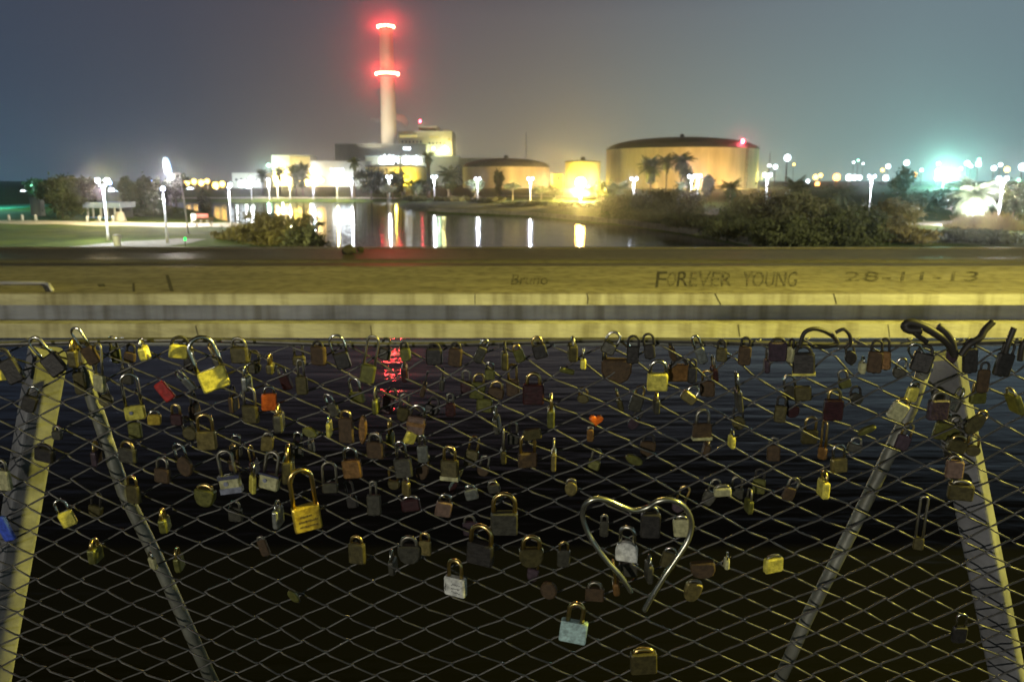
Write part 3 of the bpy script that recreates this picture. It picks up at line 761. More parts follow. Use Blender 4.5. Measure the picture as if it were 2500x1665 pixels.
for X, Y, s, m_, lab in ((1922, 386, 18, m_fw, 'high white lamp on the horizon right of the big tank'), (1893, 408, 12, m_fw, 'white lamp low right of the big tank'), (1878, 405, 9, m_fw, 'small lamp nearest to the big tank'),
                         (1938, 402, 6, m_fy, 'tiny yellow lamp under the high white one'), (1991, 433, 14, m_fy, 'yellow lamp over the highest bush'), (2003, 429, 11, m_fy, 'second yellow lamp over the highest bush, slightly higher'),
                         (1995, 450, 13, m_fo, 'orange lamp showing in the bushes below the yellow pair'), (2042, 433, 20, m_fo, 'orange lamp left of the long white row'), (1972, 443, 10, m_fw, 'white lamp left of the yellow pair'),
                         (2072, 434, 17, m_fw, 'first lamp of the bright white row'), (2086, 434, 15, m_fw, 'middle lamp of the bright white row'), (2098, 434, 13, m_fw, 'last lamp of the bright white row'),
                         (2084, 397, 6, m_fw, 'small white lamp high above the white row'), (2095, 392, 6, m_fg, 'highest small greenish lamp above the white row'), (2107, 400, 5, m_fw, 'right small lamp above the white row'),
                         (2168, 407, 12, m_fw, 'white lamp left of the dark tree top'), (2162, 435, 15, m_fw, 'white lamp just right of the tall right-hand post'), (2154, 416, 9, m_fy, 'dim yellow lamp by the dark tree top'),
                         (2213, 398, 14, m_fw, 'white lamp over the dark tree top'), (2193, 446, 12, m_fw, 'pinkish white lamp inside the dark tree'), (2232, 427, 14, m_fo, 'orange lamp left of the green floodlight'),
                         (2250, 416, 8, m_fw, 'small white lamp close left of the green floodlight'), (2291, 400, 8, m_fy, 'small lamp just above the green floodlight'), (2346, 412, 7, m_fw, 'small lamp close right of the green floodlight'),
                         (2361, 399, 13, m_fw, 'white lamp right of the green floodlight'), (2370, 406, 8, m_fw, 'lower white lamp right of the green floodlight'), (2388, 401, 14, m_fw, 'bright white lamp with green tinge left of the rightmost post'),
                         (2390, 390, 9, m_fg, 'green lamp on top of the bright white one'), (2426, 411, 13, m_fw, 'left white lamp above the rightmost post'), (2442, 403, 10, m_fw, 'upper white lamp above the rightmost post'),
                         (2458, 414, 14, m_fy, 'yellowish lamp above the rightmost post'), (2496, 408, 20, m_fw, 'white lamp at the right edge of the picture'), (2486, 440, 9, m_fg, 'teal lamp low at the right edge')):
    far_lamp(X, Y, 620, lab, m_, 0.85 * s * 620 / FPX, GR_)
# the big green floodlight
p = at(2306, 427, 420); zg = gh(p.x, 420)
fl = thing('floodlight_mast', 'huge teal-green floodlight glowing over the right bank', 'floodlight', (p.x, 420, zg))
MB().tube([(0, 0.6, -0.5), (0, 0.6, p.z - zg + 1)], [0.5, 0.3], 8).build('mast', m_darkpole, fl)
for i in range(4):
    MB().box(((i % 2 - 0.5) * 4.6, 0, p.z - zg + (i // 2 - 0.5) * 2.6), (4.2, 0.6, 2.3)).build('lamp_panel', m_teal, fl)
lamp_light('floodlight_mast_light', p + Vector((0, -1.5, 0)), 150000, (0.35, 1.0, 0.8), 1.2)
# sports field light far left
lamp_light('sports_field_light', at(-90, 430, 112), 9000, (0.3, 1.0, 0.78), 0.5)

# ================================================================== power station
def pmat(name, c, var=0.12, scale=0.15): return mat(name, c, 0.7, 0, var, scale, bump=0.0, stretch=(1, 1, 0.4))
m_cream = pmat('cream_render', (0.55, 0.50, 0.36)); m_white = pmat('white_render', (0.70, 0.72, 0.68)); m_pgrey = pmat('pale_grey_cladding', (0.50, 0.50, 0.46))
m_tank = mat('tank_paint', (0.56, 0.49, 0.34), 0.7, 0, 0.22, 0.16, stretch=(1, 1, 0.12)); m_tanky = pmat('yellow_tank_paint', (0.60, 0.50, 0.16), 0.12, 0.1)
m_roof = pmat('dark_tank_roof', (0.065, 0.07, 0.055), 0.2, 0.1); m_conc2 = pmat('chimney_concrete', (0.50, 0.46, 0.40), 0.1, 0.05)
m_steel = mat('dark_steelwork', (0.10, 0.10, 0.10), 0.6, 0.3, 0.2, 2)
m_fyb = glow('floodlight_glass_yellow', (1.0, 0.70, 0.20), 40)
m_winlit = glow('lit_window', (1.0, 0.85, 0.25), 0.75); m_windark = mat('dark_glass', (0.03, 0.035, 0.04), 0.15, 0, 0.2, 1)
def xz(X, Y, d): p = at(X, Y, d); return p.x, p.z
def block(mb, X0, X1, Y0, Y1, d, depth):
    """wall volume seen in columns X0..X1 and rows Y0 (top)..Y1 (None: down to the ground)"""
    x0, z1 = xz(X0, Y0, d); x1 = at(X1, Y0, d).x
    z0 = gh(x0, d) - 0.5 if Y1 is None else at(X0, Y1, d).z
    return mb.span((x0, d, z0), (x1, d + depth, z1))
def rel(o, root):
    o.parent = root; o.matrix_parent_inverse = Matrix.Translation(-Vector(root.location)); return o
def building(name, label, cat, X, d):
    p = ground_at(X, d); return thing(name, label, cat, p)
def windows(root, d, rects, m, proud=0.15, name='window'):
    for (X0, X1, Y0, Y1) in rects:
        x0, z1 = xz(X0, Y0, d); x1, z0 = xz(X1, Y1, d)
        mb = MB().span((x0, d - proud, z0), (x1, d + 0.2, z1)); rel(mb.build(name, m), root)
def lampbox(root, X, Y, d, s, m, watts, color, off=2.0):
    p = at(X, Y, d); mb = MB().lathe([(s * 0.1, -s * 0.4), (s * 0.5, -s * 0.2), (s * 0.5, s * 0.2), (s * 0.1, s * 0.4)], p + Vector((0, -s * 0.3, 0)), 10)
    mb.tube([p + Vector((0, 0.2, s * 0.2)), p + Vector((0, -s * 0.2, s * 0.5))], s * 0.06, 6)
    rel(mb.build('floodlight', m), root)
    if watts: lamp_light('wall_floodlight', p + Vector((0, -s - off, -s * 0.3)), watts, color, s * 0.4)

# --- chimney
DC = 700
ch = building('chimney', 'very tall tapering power station chimney with glowing red light rings', 'chimney', 953, DC)
cx = ground_at(953, DC).x; zg = ground_at(953, DC).z
ztopc = at(946, 62, DC).z; rb, rt = 41 / 2 / FPX * DC, 30 / 2 / FPX * DC
prof = []
for k in range(15):
    s = k / 14; prof.append((rb + (rt - rb) * s ** 0.85, zg - 1 + (ztopc - zg + 1) * s))
prof += [(rt * 0.86, ztopc), (rt * 0.84, ztopc - 4)]
rel(MB().lathe(prof, (cx, DC, 0), 40).build('shaft', m_conc2, ch, True), ch)
def ring(zc, r_in, r_out, h, lamps, mm, nm):
    rel(MB().lathe([(r_in, zc - h / 2), (r_out, zc - h / 2), (r_out, zc + h / 2), (r_out - 0.2, zc + h / 2), (r_out - 0.2, zc - h / 2 + 0.2), (r_in, zc - h / 2 + 0.2)], (cx, DC, 0), 36).build('gallery', m_steel, ch), ch)
    for k in range(lamps):
        a = 2 * math.pi * (k + 0.5) / lamps
        q = Vector((cx + math.cos(a) * (r_out + 0.55), DC + math.sin(a) * (r_out + 0.55), zc + h * 0.25))
        rel(MB().lathe([(0.2, -0.9), (0.62, -0.7), (0.7, 0.2), (0.45, 0.8), (0.1, 0.95)], q, 10).build('beacon', mm, ch, True), ch)
zr = at(950, 184, DC).z; zt2 = at(946, 68, DC).z
ring(zr, rt * 1.05, 24 / FPX * DC, 3.6, 26, m_hot, 'ring')
ring(zt2, rt * 0.95, rt * 1.12, 2.2, 14, m_hot, 'ring')
CWR = (1.0, 0.02, 0.03)
for a in (-2.2, -1.57, -0.95, 0.3, 2.85):
    q = Vector((cx + math.cos(a) * 13, DC + math.sin(a) * 13, zr)); lamp_light('chimney_beacon_light', q, 38000, CWR, 1.2, spot=125, aim=q + Vector((math.cos(a), math.sin(a), 0)))
for a in (-2.3, -1.57, -0.8):
    q = Vector((cx + math.cos(a) * 9.5, DC + math.sin(a) * 9.5, zt2)); lamp_light('chimney_beacon_light', q, 34000, CWR, 1.0, spot=125, aim=q + Vector((math.cos(a), math.sin(a), 0)))
lamp_light('chimney_floodlight', (cx - 32, DC - 62, 22), 400000, (1.0, 0.88, 0.64), 2.0, spot=75, aim=(cx, DC, 90))
lamp_light('chimney_floodlight', (cx + 34, DC - 46, 34), 90000, (1.0, 0.72, 0.38), 2.0, spot=75, aim=(cx, DC, 88))
# --- steam drifting behind the shaft
m_steam = bpy.data.materials.new('steam'); m_steam.use_nodes = True
t = m_steam.node_tree; t.nodes.remove(t.nodes['Principled BSDF'])
pv = t.nodes.new('ShaderNodeVolumePrincipled'); pv.inputs['Density'].default_value = 0.10; pv.inputs['Color'].default_value = (0.9, 0.85, 0.82, 1)
t.links.new(pv.outputs[0], t.nodes['Material Output'].inputs['Volume'])
sp = [at(X, Y, DC + 24) for X, Y in ((904, 291), (922, 295), (945, 285), (965, 284), (980, 289), (990, 297), (995, 309))]
o = MB().tube(sp, [1.2, 2.0, 2.6, 3.2, 3.6, 3.0, 1.4], 10).build('steam_plume', m_steam, None, True)
tag(o, 'reddish steam plume drifting behind the chimney above the boiler house', 'steam'); o['kind'] = 'stuff'
lamp_light('steam_fill_spot', at(962, 318, DC + 22), 16000, (1.0, 0.35, 0.22), 1.0, spot=60, aim=at(978, 288, DC + 24))  # reddish spot added without a fixture to colour the steam

# --- boiler house
DB = 720
bh_ = building('boiler_house', 'tall stepped boiler house right of the chimney with a row of lit windows', 'building', 1035, DB)
w_ = MB(); block(w_, 972, 1103, 323, None, DB, 50); block(w_, 1022, 1066, 311, 323.2, DB + 8, 30); block(w_, 1080, 1098, 318, 323.2, DB + 10, 12)
rel(w_.build('wall', m_cream), bh_)
rp_ = MB()
for X0, X1, Y in ((970.5, 1104.5, 323), (1020.8, 1067.2, 311)):
    x0, z = xz(X0, Y, DB); x1 = at(X1, Y, DB).x; rp_.span((x0, DB - 0.8, z + 0.01), (x1, DB + 40, z + 0.9))
rel(rp_.build('roof_edge', m_pgrey), bh_)
windows(bh_, DB, [(976 + i * 6.2, 980.6 + i * 6.2, 330, 336.5) for i in range(7)] + [(1048 + i * 5, 1051.6 + i * 5, 333, 338) for i in range(5)] + [(1094, 1101, 337, 344)], m_winlit)
windows(bh_, DB, [(1046 + i * 9, 1051 + i * 9, 348, 353) for i in range(5)] + [(980 + i * 9, 985 + i * 9, 344, 350) for i in range(6)], m_windark)
lampbox(bh_, 1087, 366, DB, 6.0, m_fyb, 16000, (0.95, 0.95, 0.42), 9)
lampbox(bh_, 1036, 364, DB, 4.5, m_fg, 8000, (0.4, 1.0, 0.7), 7); lampbox(bh_, 1071, 373, DB, 3.4, m_fg, 3000, (0.6, 1.0, 0.7), 6); lampbox(bh_, 1058, 363, DB, 2.4, m_fw, 0, WHITE); lampbox(bh_, 1029, 379, DB, 3.0, m_fw, 0, WHITE)
q = at(1026, 311, DB + 20); MB_ = MB().tube([(q.x, q.y, q.z - 0.5), (q.x, q.y, q.z + 4.2)], 0.18, 6); rel(MB_.build('beacon_mast', m_steel), bh_)
rel(MB().lathe([(0.3, 0), (0.9, 0.6), (0.9, 1.6), (0.2, 2.3)], (q.x, q.y, q.z + 4.0), 10).build('beacon', m_red, bh_, True), bh_)
lamp_light('roof_beacon_light', (q.x, q.y - 2, q.z + 5), 2000, (1, 0.08, 0.1), 0.8)

# --- turbine hall and sheds
DH = 690
hall = building('turbine_hall', 'long pale grey hall at the foot of the chimney with floodlights along its front', 'building', 940, DH)
w_ = MB(); block(w_, 870, 1040, 355, None, DH, 26); block(w_, 817, 870.1, 353, None, DH + 4, 20)
rel(w_.build('wall', m_pgrey), hall)
rp_ = MB(); x0, z = xz(815, 353, DH); x1 = at(1042, 353, DH).x; rp_.span((x0, DH + 3.2, z), (x1, DH + 28, z + 0.7)); rel(rp_.build('roof_edge', m_white), hall)
windows(hall, DH, [(985, 1002, 360, 366)], m_fw, 0.15, 'window')
DL = 660
low = building('low_station_building', 'long low pale yellow building running right from below the chimney to the domed tank', 'building', 1060, DL)
w_ = MB(); block(w_, 893, 1120, 383, None, DL, 16); block(w_, 1120.2, 1225, 386, None, DL + 3, 14); rel(w_.build('wall', m_cream), low)
rp_ = MB(); x0, z = xz(892, 383, DL); x1 = at(1121, 383, DL).x; rp_.span((x0, DL - 0.5, z + 0.01), (x1, DL + 16.5, z + 0.6)); rel(rp_.build('roof_edge', m_white), low)
for X, s, w in ((940, 9, 5000), (952, 9, 5000), (962, 8, 3000), (992, 7.5, 4000), (1017, 8, 5000)):
    lampbox(low, X, 393, DL, s, m_fw, w, (0.80, 1.0, 0.95), 6)

DA = 560
wa = building('white_station_building', 'boxy building lit bright white on its left half behind the twin palms', 'building', 710, DA)
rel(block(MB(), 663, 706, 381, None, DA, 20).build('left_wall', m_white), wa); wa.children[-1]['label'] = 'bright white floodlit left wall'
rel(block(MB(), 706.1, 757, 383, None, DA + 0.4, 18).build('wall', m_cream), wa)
rp_ = MB(); x0, z = xz(662, 381, DA); x1 = at(758, 381, DA).x; rp_.span((x0, DA - 0.3, z + 0.01), (x1, DA + 20, z + 0.5)); rel(rp_.build('roof_edge', m_white), wa)
rel(MB().tube([at(664, 381, DA + 3), at(664, 364, DA + 3)], [0.14, 0.05], 6).build('aerial', m_steel), wa)
windows(wa, DA + 0.4, [(712 + i * 11, 718 + i * 11, 402, 408) for i in range(4)], m_windark)
lampbox(wa, 657, 404, DA, 2.5, m_fg, 9000, (0.5, 1.0, 0.8), 3)
lamp_light('yard_floodlight', at(684, 400, DA - 22), 3600, (0.85, 1.0, 0.97), 1.0)
for X, Y, w, c, s, m_ in ((675, 436, 6000, (1, 0.62, 0.14), 5, m_fyb), (694, 432, 6000, (1, 0.85, 0.4), 5, m_fyb), (727, 440, 9000, (1, 0.7, 0.1), 4, m_fyb), (752, 446, 9000, (1, 0.75, 0.2), 5, m_fyb)):
    lampbox(wa, X, Y, DA, s, m_, w, c, 4)
DB2 = 540
wb = building('pale_station_shed', 'long pale shed with a blindingly lit lower right wall left of the slim palm', 'building', 820, DB2)
rel(block(MB(), 757.5, 892, 395, None, DB2, 24).build('wall', m_white), wb)
rp_ = MB(); x0, z = xz(757, 395, DB2); x1 = at(893, 395, DB2).x; rp_.span((x0, DB2 - 0.4, z + 0.01), (x1, DB2 + 24, z + 0.6)); rel(rp_.build('roof_edge', m_pgrey), wb)
windows(wb, DB2, [(808 + i * 9, 811 + i * 9, 412, 416) for i in range(4)], m_fw)
lampbox(wb, 784, 441, DB2, 5.5, m_fy, 7000, (1, 0.7, 0.25), 3)
for X in (822, 838, 852): lampbox(wb, X, 440, DB2, 6.5, m_fw, 800, (1.0, 0.93, 0.75), 4)
lampbox(wb, 762, 416, DB2, 3.0, m_fw, 4000, WHITE, 3)
DS = 430
ws_ = building('pale_shed', 'low pale shed at the left end of the power station', 'building', 602, DS)
rel(block(MB(), 566, 640, 424, None, DS, 20).build('wall', m_white), ws_)
rel((lambda a, b2: MB().span((a.x, DS - 0.3, a.z), (b2.x, DS + 20.3, a.z + 0.4)))(at(565, 424, DS), at(641, 424, DS)).build('roof_edge', m_pgrey), ws_)
windows(ws_, DS, [(574 + i * 12, 580 + i * 12, 436, 442) for i in range(5)], m_windark)
for X in (575, 598, 615): lamp_light('yard_floodlight', at(X, 440, DS - 8), 1300, (0.9, 1.0, 0.95), 0.5)

# --- oil tanks
def tank(name, label, X0, X1, Yrim, Ytop, d, m, lights=(), ladder=None, ribs=True):
    x0, zr_ = xz(X0, Yrim, d); x1 = at(X1, Yrim, d).x; r = (x1 - x0) / 2; c = (x0 + x1) / 2
    zg = gh(c, d); root = thing(name, label, 'storage tank', (c, d, zg)); H = zr_ - zg
    MB().lathe([(r, -0.6), (r, H * 0.25), (r, H * 0.25 + 0.04), (r, H * 0.5), (r, H * 0.75), (r, H)], (0, 0, 0), 72, caps=False).build('wall', m, root, True)
    dome = (at(X0, Ytop, d).z - zr_)
    MB().lathe([(r + 0.25, H + 0.02), (r + 0.25, H + 0.5)] + [(r * math.cos(q * math.pi / 16) * 0.985 + 0.02, H + 0.45 + (dome - 0.45) * math.sin(q * math.pi / 16)) for q in range(8)] + [(0.3, H + dome)], (0, 0, 0), 72).build('roof', m_roof, root, True)
    rail_ = MB()
    if ribs:
        n = 24
        for k in range(n):
            a = math.pi * (1 + k / n); rail_.tube([(r * math.cos(a), r * math.sin(a), H + 0.4), (r * math.cos(a), r * math.sin(a), H + 1.5)], 0.06, 5)
        rail_.tube([(r * math.cos(math.pi * (1 + k / n)), r * math.sin(math.pi * (1 + k / n)), H + 1.5) for k in range(n + 1)], 0.06, 5)
        rail_.build('railing', m_steel, root)
    MB().lathe([(1.2, H + dome - 0.3), (1.2, H + dome + 1.2), (0.9, H + dome + 1.6), (0.1, H + dome + 1.8)], (0, 0, 0), 12).build('vent', m_roof, root)
    for (X, Y, dd, w, col) in lights: lamp_light('tank_yard_light', at(X, Y, dd), w, col, 0.8)
    return root, c, r, H, zg
ORG = (1.0, 0.60, 0.18); YEL = (1.0, 0.78, 0.10)
tank('oil_tank', 'bright yellow flat tank behind the cypress below the floodlights', 893, 1040, 409, 402, 500, m_tanky, [(1000, 444, 478, 22000, YEL), (965, 436, 466, 12000, YEL)])
tank('oil_tank', 'domed orange-lit tank left of the small yellow tank', 1130, 1341, 409, 387, 440, m_tank, [(1332, 441, 402, 24000, ORG), (1250, 446, 384, 7000, ORG)])
tank('oil_tank', 'small bright yellow tank behind the orange lamp', 1380, 1466, 397, 392, 400, m_tanky, [(1415, 442, 384, 16000, YEL), (1385, 448, 384, 7000, YEL), (1464, 430, 388, 1800, (0.7, 1.0, 0.75))], ribs=False)
bt, bc, br, bH, bzg = tank('oil_tank', 'huge orange-lit tank with a dark domed roof and a red beacon', 1482, 1846, 367, 336, 430, m_tank,
     [(1790, 452, 370, 34000, ORG), (1700, 452, 362, 24000, ORG), (1600, 455, 350, 7000, ORG), (1862, 430, 420, 9000, YEL), (1474, 440, 426, 900, YEL)])
a = at(1829, 350, 398); th = math.asin(min(0.99, (a.x - bc) / br)); lx, ly = br * math.sin(th), -br * math.cos(th)
lad = MB()
for s_ in (-0.45, 0.45):
    lad.tube([(lx + s_, ly - 0.5, -0.2), (lx + s_, ly - 0.5, bH + 1.5)], 0.14, 6)
for k in range(26): lad.tube([(lx - 0.45, ly - 0.5, 0.4 + k * bH / 26), (lx + 0.45, ly - 0.5, 0.4 + k * bH / 26)], 0.06, 5)
for k in range(6): lad.span((lx - 0.9, ly - 1.4, 1.5 + k * bH / 6), (lx + 0.9, ly - 0.35, 1.62 + k * bH / 6))
lad.build('ladder', m_steel, bt)
MB().tube([(lx - 2.4, ly, bH + 0.3), (lx - 2.4, ly, bH + 2.2)], 0.12, 6).build('beacon_mast', m_steel, bt)
MB().lathe([(0.2, 0), (0.85, 0.5), (0.85, 1.6), (0.2, 2.3)], (lx - 2.4, ly, bH + 2.0), 10).build('beacon', m_red, bt, True)
lamp_light('tank_beacon_light', (bc + lx - 2.4, 430 + ly - 1.6, bzg + bH + 3), 5200, (1, 0.10, 0.16), 0.6)
# small yellow kiosk between the tanks
p = ground_at(1359, 398)
kk = thing('pump_house', 'small yellow-lit pump house between the domed tank and the small yellow tank', 'building', p)
rel(block(MB(), 1349, 1374, 425, None, 398, 6).build('wall', m_tanky), kk)
rel((lambda a, b2: MB().span((a.x, 397.6, a.z + 0.01), (b2.x, 404.4, a.z + 0.35)))(at(1348, 425, 398), at(1375, 425, 398)).build('roof', m_roof), kk)
windows(kk, 398, [(1360, 1367, 432, 440)], m_windark, 0.05)
lamp_light('pump_house_light', at(1362, 440, 390), 1500, YEL, 0.4)
# masts
for X, Y, d, lab in ((1284, 322, 640, 'thin lattice-like mast rising behind the domed tank'), (1876, 372, 560, 'thin dark mast right of the big tank')):
    p = ground_at(X, d); zt_ = at(X, Y, d).z - p.z
    r = thing('radio_mast', lab, 'mast', p)
    mb = MB().tube([(0, 0, -0.5), (0, 0, zt_)], [0.55, 0.18], 6); mb.build('pole', m_pole if X < 1500 else m_steel, r)
    mb = MB()
    for k in range(5): mb.tube([(-1.0 + k * 0.12, 0, zt_ * (0.35 + k * 0.14)), (1.0 - k * 0.12, 0, zt_ * (0.35 + k * 0.14))], 0.10, 5)
    mb.build('crossarm', m_steel, r)

# ================================================================== left shore: sign, shelter and small things
d = 250; p = ground_at(409, d)
sg = thing('pylon_sign', 'white glowing oval pylon sign rising above the left trees', 'sign', p)
c = at(408, 407, d) - p; hh = 21 / FPX * d; ww = 8.5 / FPX * d
poly = [(ww * math.copysign(abs(math.cos(a)) ** 0.75, math.cos(a)) + 0.16 * hh * -math.sin(a) * 0.6, hh * math.sin(a)) for a in [k * 2 * math.pi / 28 for k in range(28)]]
MB().prism([(q[0] + c.x, q[1] + c.z) for q in poly], -0.35, 0.35, 0.08).build('sign_face', glow('sign_glow', (0.86, 1.0, 0.93), 1.5), sg)
MB().prism([(q[0] * 1.10 + c.x, q[1] * 1.06 + c.z) for q in poly], -0.20, 0.20).build('sign_frame', glow('sign_edge_glow', (0.10, 0.35, 0.9), 0.9), sg)
MB().tube([(c.x + 0.35, 0, -0.5), (c.x + 0.35, 0, c.z - hh * 0.9)], [0.35, 0.25], 8).build('pole', m_pole, sg)

d = 90; p = ground_at(247, d)
sh = thing('park_shelter', 'open shelter with blue-grey roof and blue base panels behind the lamp post', 'shelter', p)
m_blue = mat('blue_panel', (0.06, 0.15, 0.32), 0.6, 0, 0.15, 1); m_sroof = mat('blue_grey_roof', (0.24, 0.30, 0.40), 0.6, 0, 0.1, 0.8)
def lx_(X): return at(X, 440, d).x - p.x
def lz_(Y): return at(247, Y, d).z - p.z
MB().span((lx_(200), -0.4, lz_(508)), (lx_(290), 3.4, lz_(495))).build('roof', m_sroof, sh)
for X in (206, 219, 238, 254, 272, 287): MB().span((lx_(X) - 0.07, 0, -0.1), (lx_(X) + 0.07, 0.14, lz_(508) - 0.003)).build('post', m_pole, sh)
MB().span((lx_(205), 0.02, 0.02), (lx_(281), 0.10, lz_(530))).build('base_panel', m_blue, sh)
MB().span((lx_(206), 2.9, 0), (lx_(286), 3.0, lz_(508) - 0.003)).build('rear_wall', mat('dark_wall', (0.05, 0.05, 0.055), 0.7, 0, 0.2, 2), sh)
d = 94; p = ground_at(84, d)
ub = thing('utility_cabinet', 'plain pale grey utility cabinet at the left end of the broad tree', 'cabinet', p)
MB().box((0, 0, 0.98), (1.15, 0.9, 2.0)).build('body', mat('grey_cabinet_paint', (0.42, 0.41, 0.40), 0.6, 0, 0.1, 2), ub)
MB().box((0, 0, 2.03), (1.3, 1.05, 0.10)).build('roof', m_pole, ub); MB().box((0, -0.458, 1.0), (0.5, 0.02, 1.6)).build('door', m_pgrey, ub)
p = ground_at(285, 86)
o = MB().lathe([(0.62, -0.1), (0.60, 0.1), (0.42, 0.75), (0.36, 0.95), (0.1, 1.0)], (0, 0, 0), 14).build('concrete_bollard', m_sand, None, True); o.location = p
tag(o, 'squat pale concrete bollard at the left end of the white path', 'bollard')
mbol = m_sand
for X, Y0, Y1, lab in ((10, 535, 548, 'short white post at the left edge by the teal field'), (43, 534, 547, 'second short white post from the left edge'), (76, 533, 547, 'third short white post, beside the grey cabinet'),
                  (203, 531, 546, 'slanting white post at the left corner of the shelter'), (233, 530, 546, 'white post before the middle of the shelter'), (266, 532, 546, 'white post at the right of the shelter behind the twin-headed lamp')):
    p = ground_at(X, 82); o = MB().lathe([(0.14, -0.1), (0.13, 0.5), (0.10, 0.62), (0.02, 0.66)], (0, 0, 0), 10).build('post', m_pole, None, True); o.name = 'white_bollard'; o.location = p
    tag(o, lab, 'bollard', 'white posts along the left path')
d = 84; p = ground_at(481, d)
rs = thing('barrier_panel', 'red and white barrier panel standing on the white path near the shore', 'barrier', p)
MB().box((0.25, 0, 0.62), (1.25, 0.12, 0.62)).build('red_panel', mat('red_plastic', (0.45, 0.10, 0.09), 0.5, 0, 0.15, 2), rs)
MB().box((-0.65, 0, 0.60), (0.5, 0.14, 0.66)).build('white_panel', m_white, rs)
for x in (-0.75, 0.1, 0.75): MB().box((x, 0, 0.13), (0.08, 0.5, 0.32)).build('foot', m_pole, rs)
d = 76; p = ground_at(490, d)
tb = thing('park_bench', 'low brown bench on the near side of the white path', 'bench', p)
mwood = mat('bench_wood', (0.14, 0.09, 0.06), 0.7, 0, 0.2, 3, stretch=(1, 8, 8))
MB().box((0, 0, 0.45), (1.7, 0.42, 0.06)).build('seat', mwood, tb)
MB().box((0, 0.25, 0.72), (1.7, 0.05, 0.28), Matrix.Rotation(R(-10), 3, 'X')).build('backrest', mwood, tb)
for x in (-0.7, 0.7):
    for y in (-0.16, 0.2): MB().box((x, y, 0.2), (0.06, 0.06, 0.44)).build('leg', m_darkpole, tb)
p = at_z(287, 599, 0.72); p.z = gh(p.x, p.y)
lb = thing('litter_bin', 'small pale litter bin on the lawn right of the twin-headed lamp post', 'bin', p)
MB().lathe([(0.20, -0.05), (0.22, 0.05), (0.25, 0.62), (0.26, 0.66), (0.22, 0.66)], (0, 0, 0), 16).build('body', m_pole, lb, True)
MB().lathe([(0.27, 0.66), (0.27, 0.72), (0.10, 0.80)], (0, 0, 0), 16).build('lid', m_darkpole, lb, True)
p = at_z(155, 616, 0.72); p.z = gh(p.x, p.y)
bg = thing('lawn_object', 'small dark object with a glowing white side on the left lawn', 'spotlight', p)
MB().lathe([(0.20, -0.05), (0.22, 0.18), (0.16, 0.24)], (-0.22, 0, 0), 12).build('housing', m_steel, bg, True)
MB().lathe([(0.02, 0.10), (0.17, 0.14), (0.2, 0.24), (0.15, 0.31), (0.02, 0.33)], (0.08, -0.05, 0), 14).build('lens', glow('white_side_glow', (0.95, 0.97, 1.0), 2.2), bg, True)  # white highlight of an unidentified object, made by emission
p = at_z(453, 600, 0.72); p.z = gh(p.x, p.y); q = at(452, 584, p.y)
gp_ = thing('marker_light', 'tiny green marker light on a dark stake at the lawn edge', 'light', p)
MB().tube([(0, 0, -0.1), (0, 0, q.z - p.z)], 0.03, 6).build('stake', m_steel, gp_)
MB().lathe([(0.02, -0.1), (0.075, -0.06), (0.08, 0.06), (0.02, 0.12)], (0, 0, q.z - p.z), 10).build('lens', glow('green_lens', (0.02, 1.0, 0.12), 3.0), gp_, True)
p = ground_at(450, 67); zt_ = at(440, 424, 67).z - p.z
r = thing('lamp_post', 'unlit slim dark lamp post right of the single-globe lamp', 'lamp post', p)
MB().tube([(0, 0, -0.2), (-0.15, 0, zt_ * 0.5), (-0.32, 0, zt_)], [0.07, 0.055, 0.04], 8).build('pole', m_darkpole, r, True)
MB().box((-0.50, 0, zt_), (0.5, 0.2, 0.09)).build('lamp_head', m_darkpole, r)
p = ground_at(83, 120); zt_ = at(78, 446, 120).z - p.z
r = thing('flag_pole', 'tall thin green-lit pole left of the broad dark tree', 'pole', p)
MB().tube([(0, 0, -0.2), (-0.3, 0, zt_)], [0.09, 0.05], 8).build('pole', m_darkpole, r, True); MB().lathe([(0.02, -0.1), (0.12, 0), (0.02, 0.12)], (-0.3, 0, zt_ + 0.08), 8).build('finial', m_pole, r)
lamp_light('path_fill_light', ground_at(420, 80) + Vector((0, 0, 4.6)), 7000, (1.0, 0.93, 0.80), 0.2)  # unseen fill added to brighten the path and lawn
lamp_light('path_fill_light', ground_at(250, 79) + Vector((0, 0, 4.2)), 3500, (1.0, 0.80, 0.35), 0.2)  # second added fill, yellower, over the left stretch

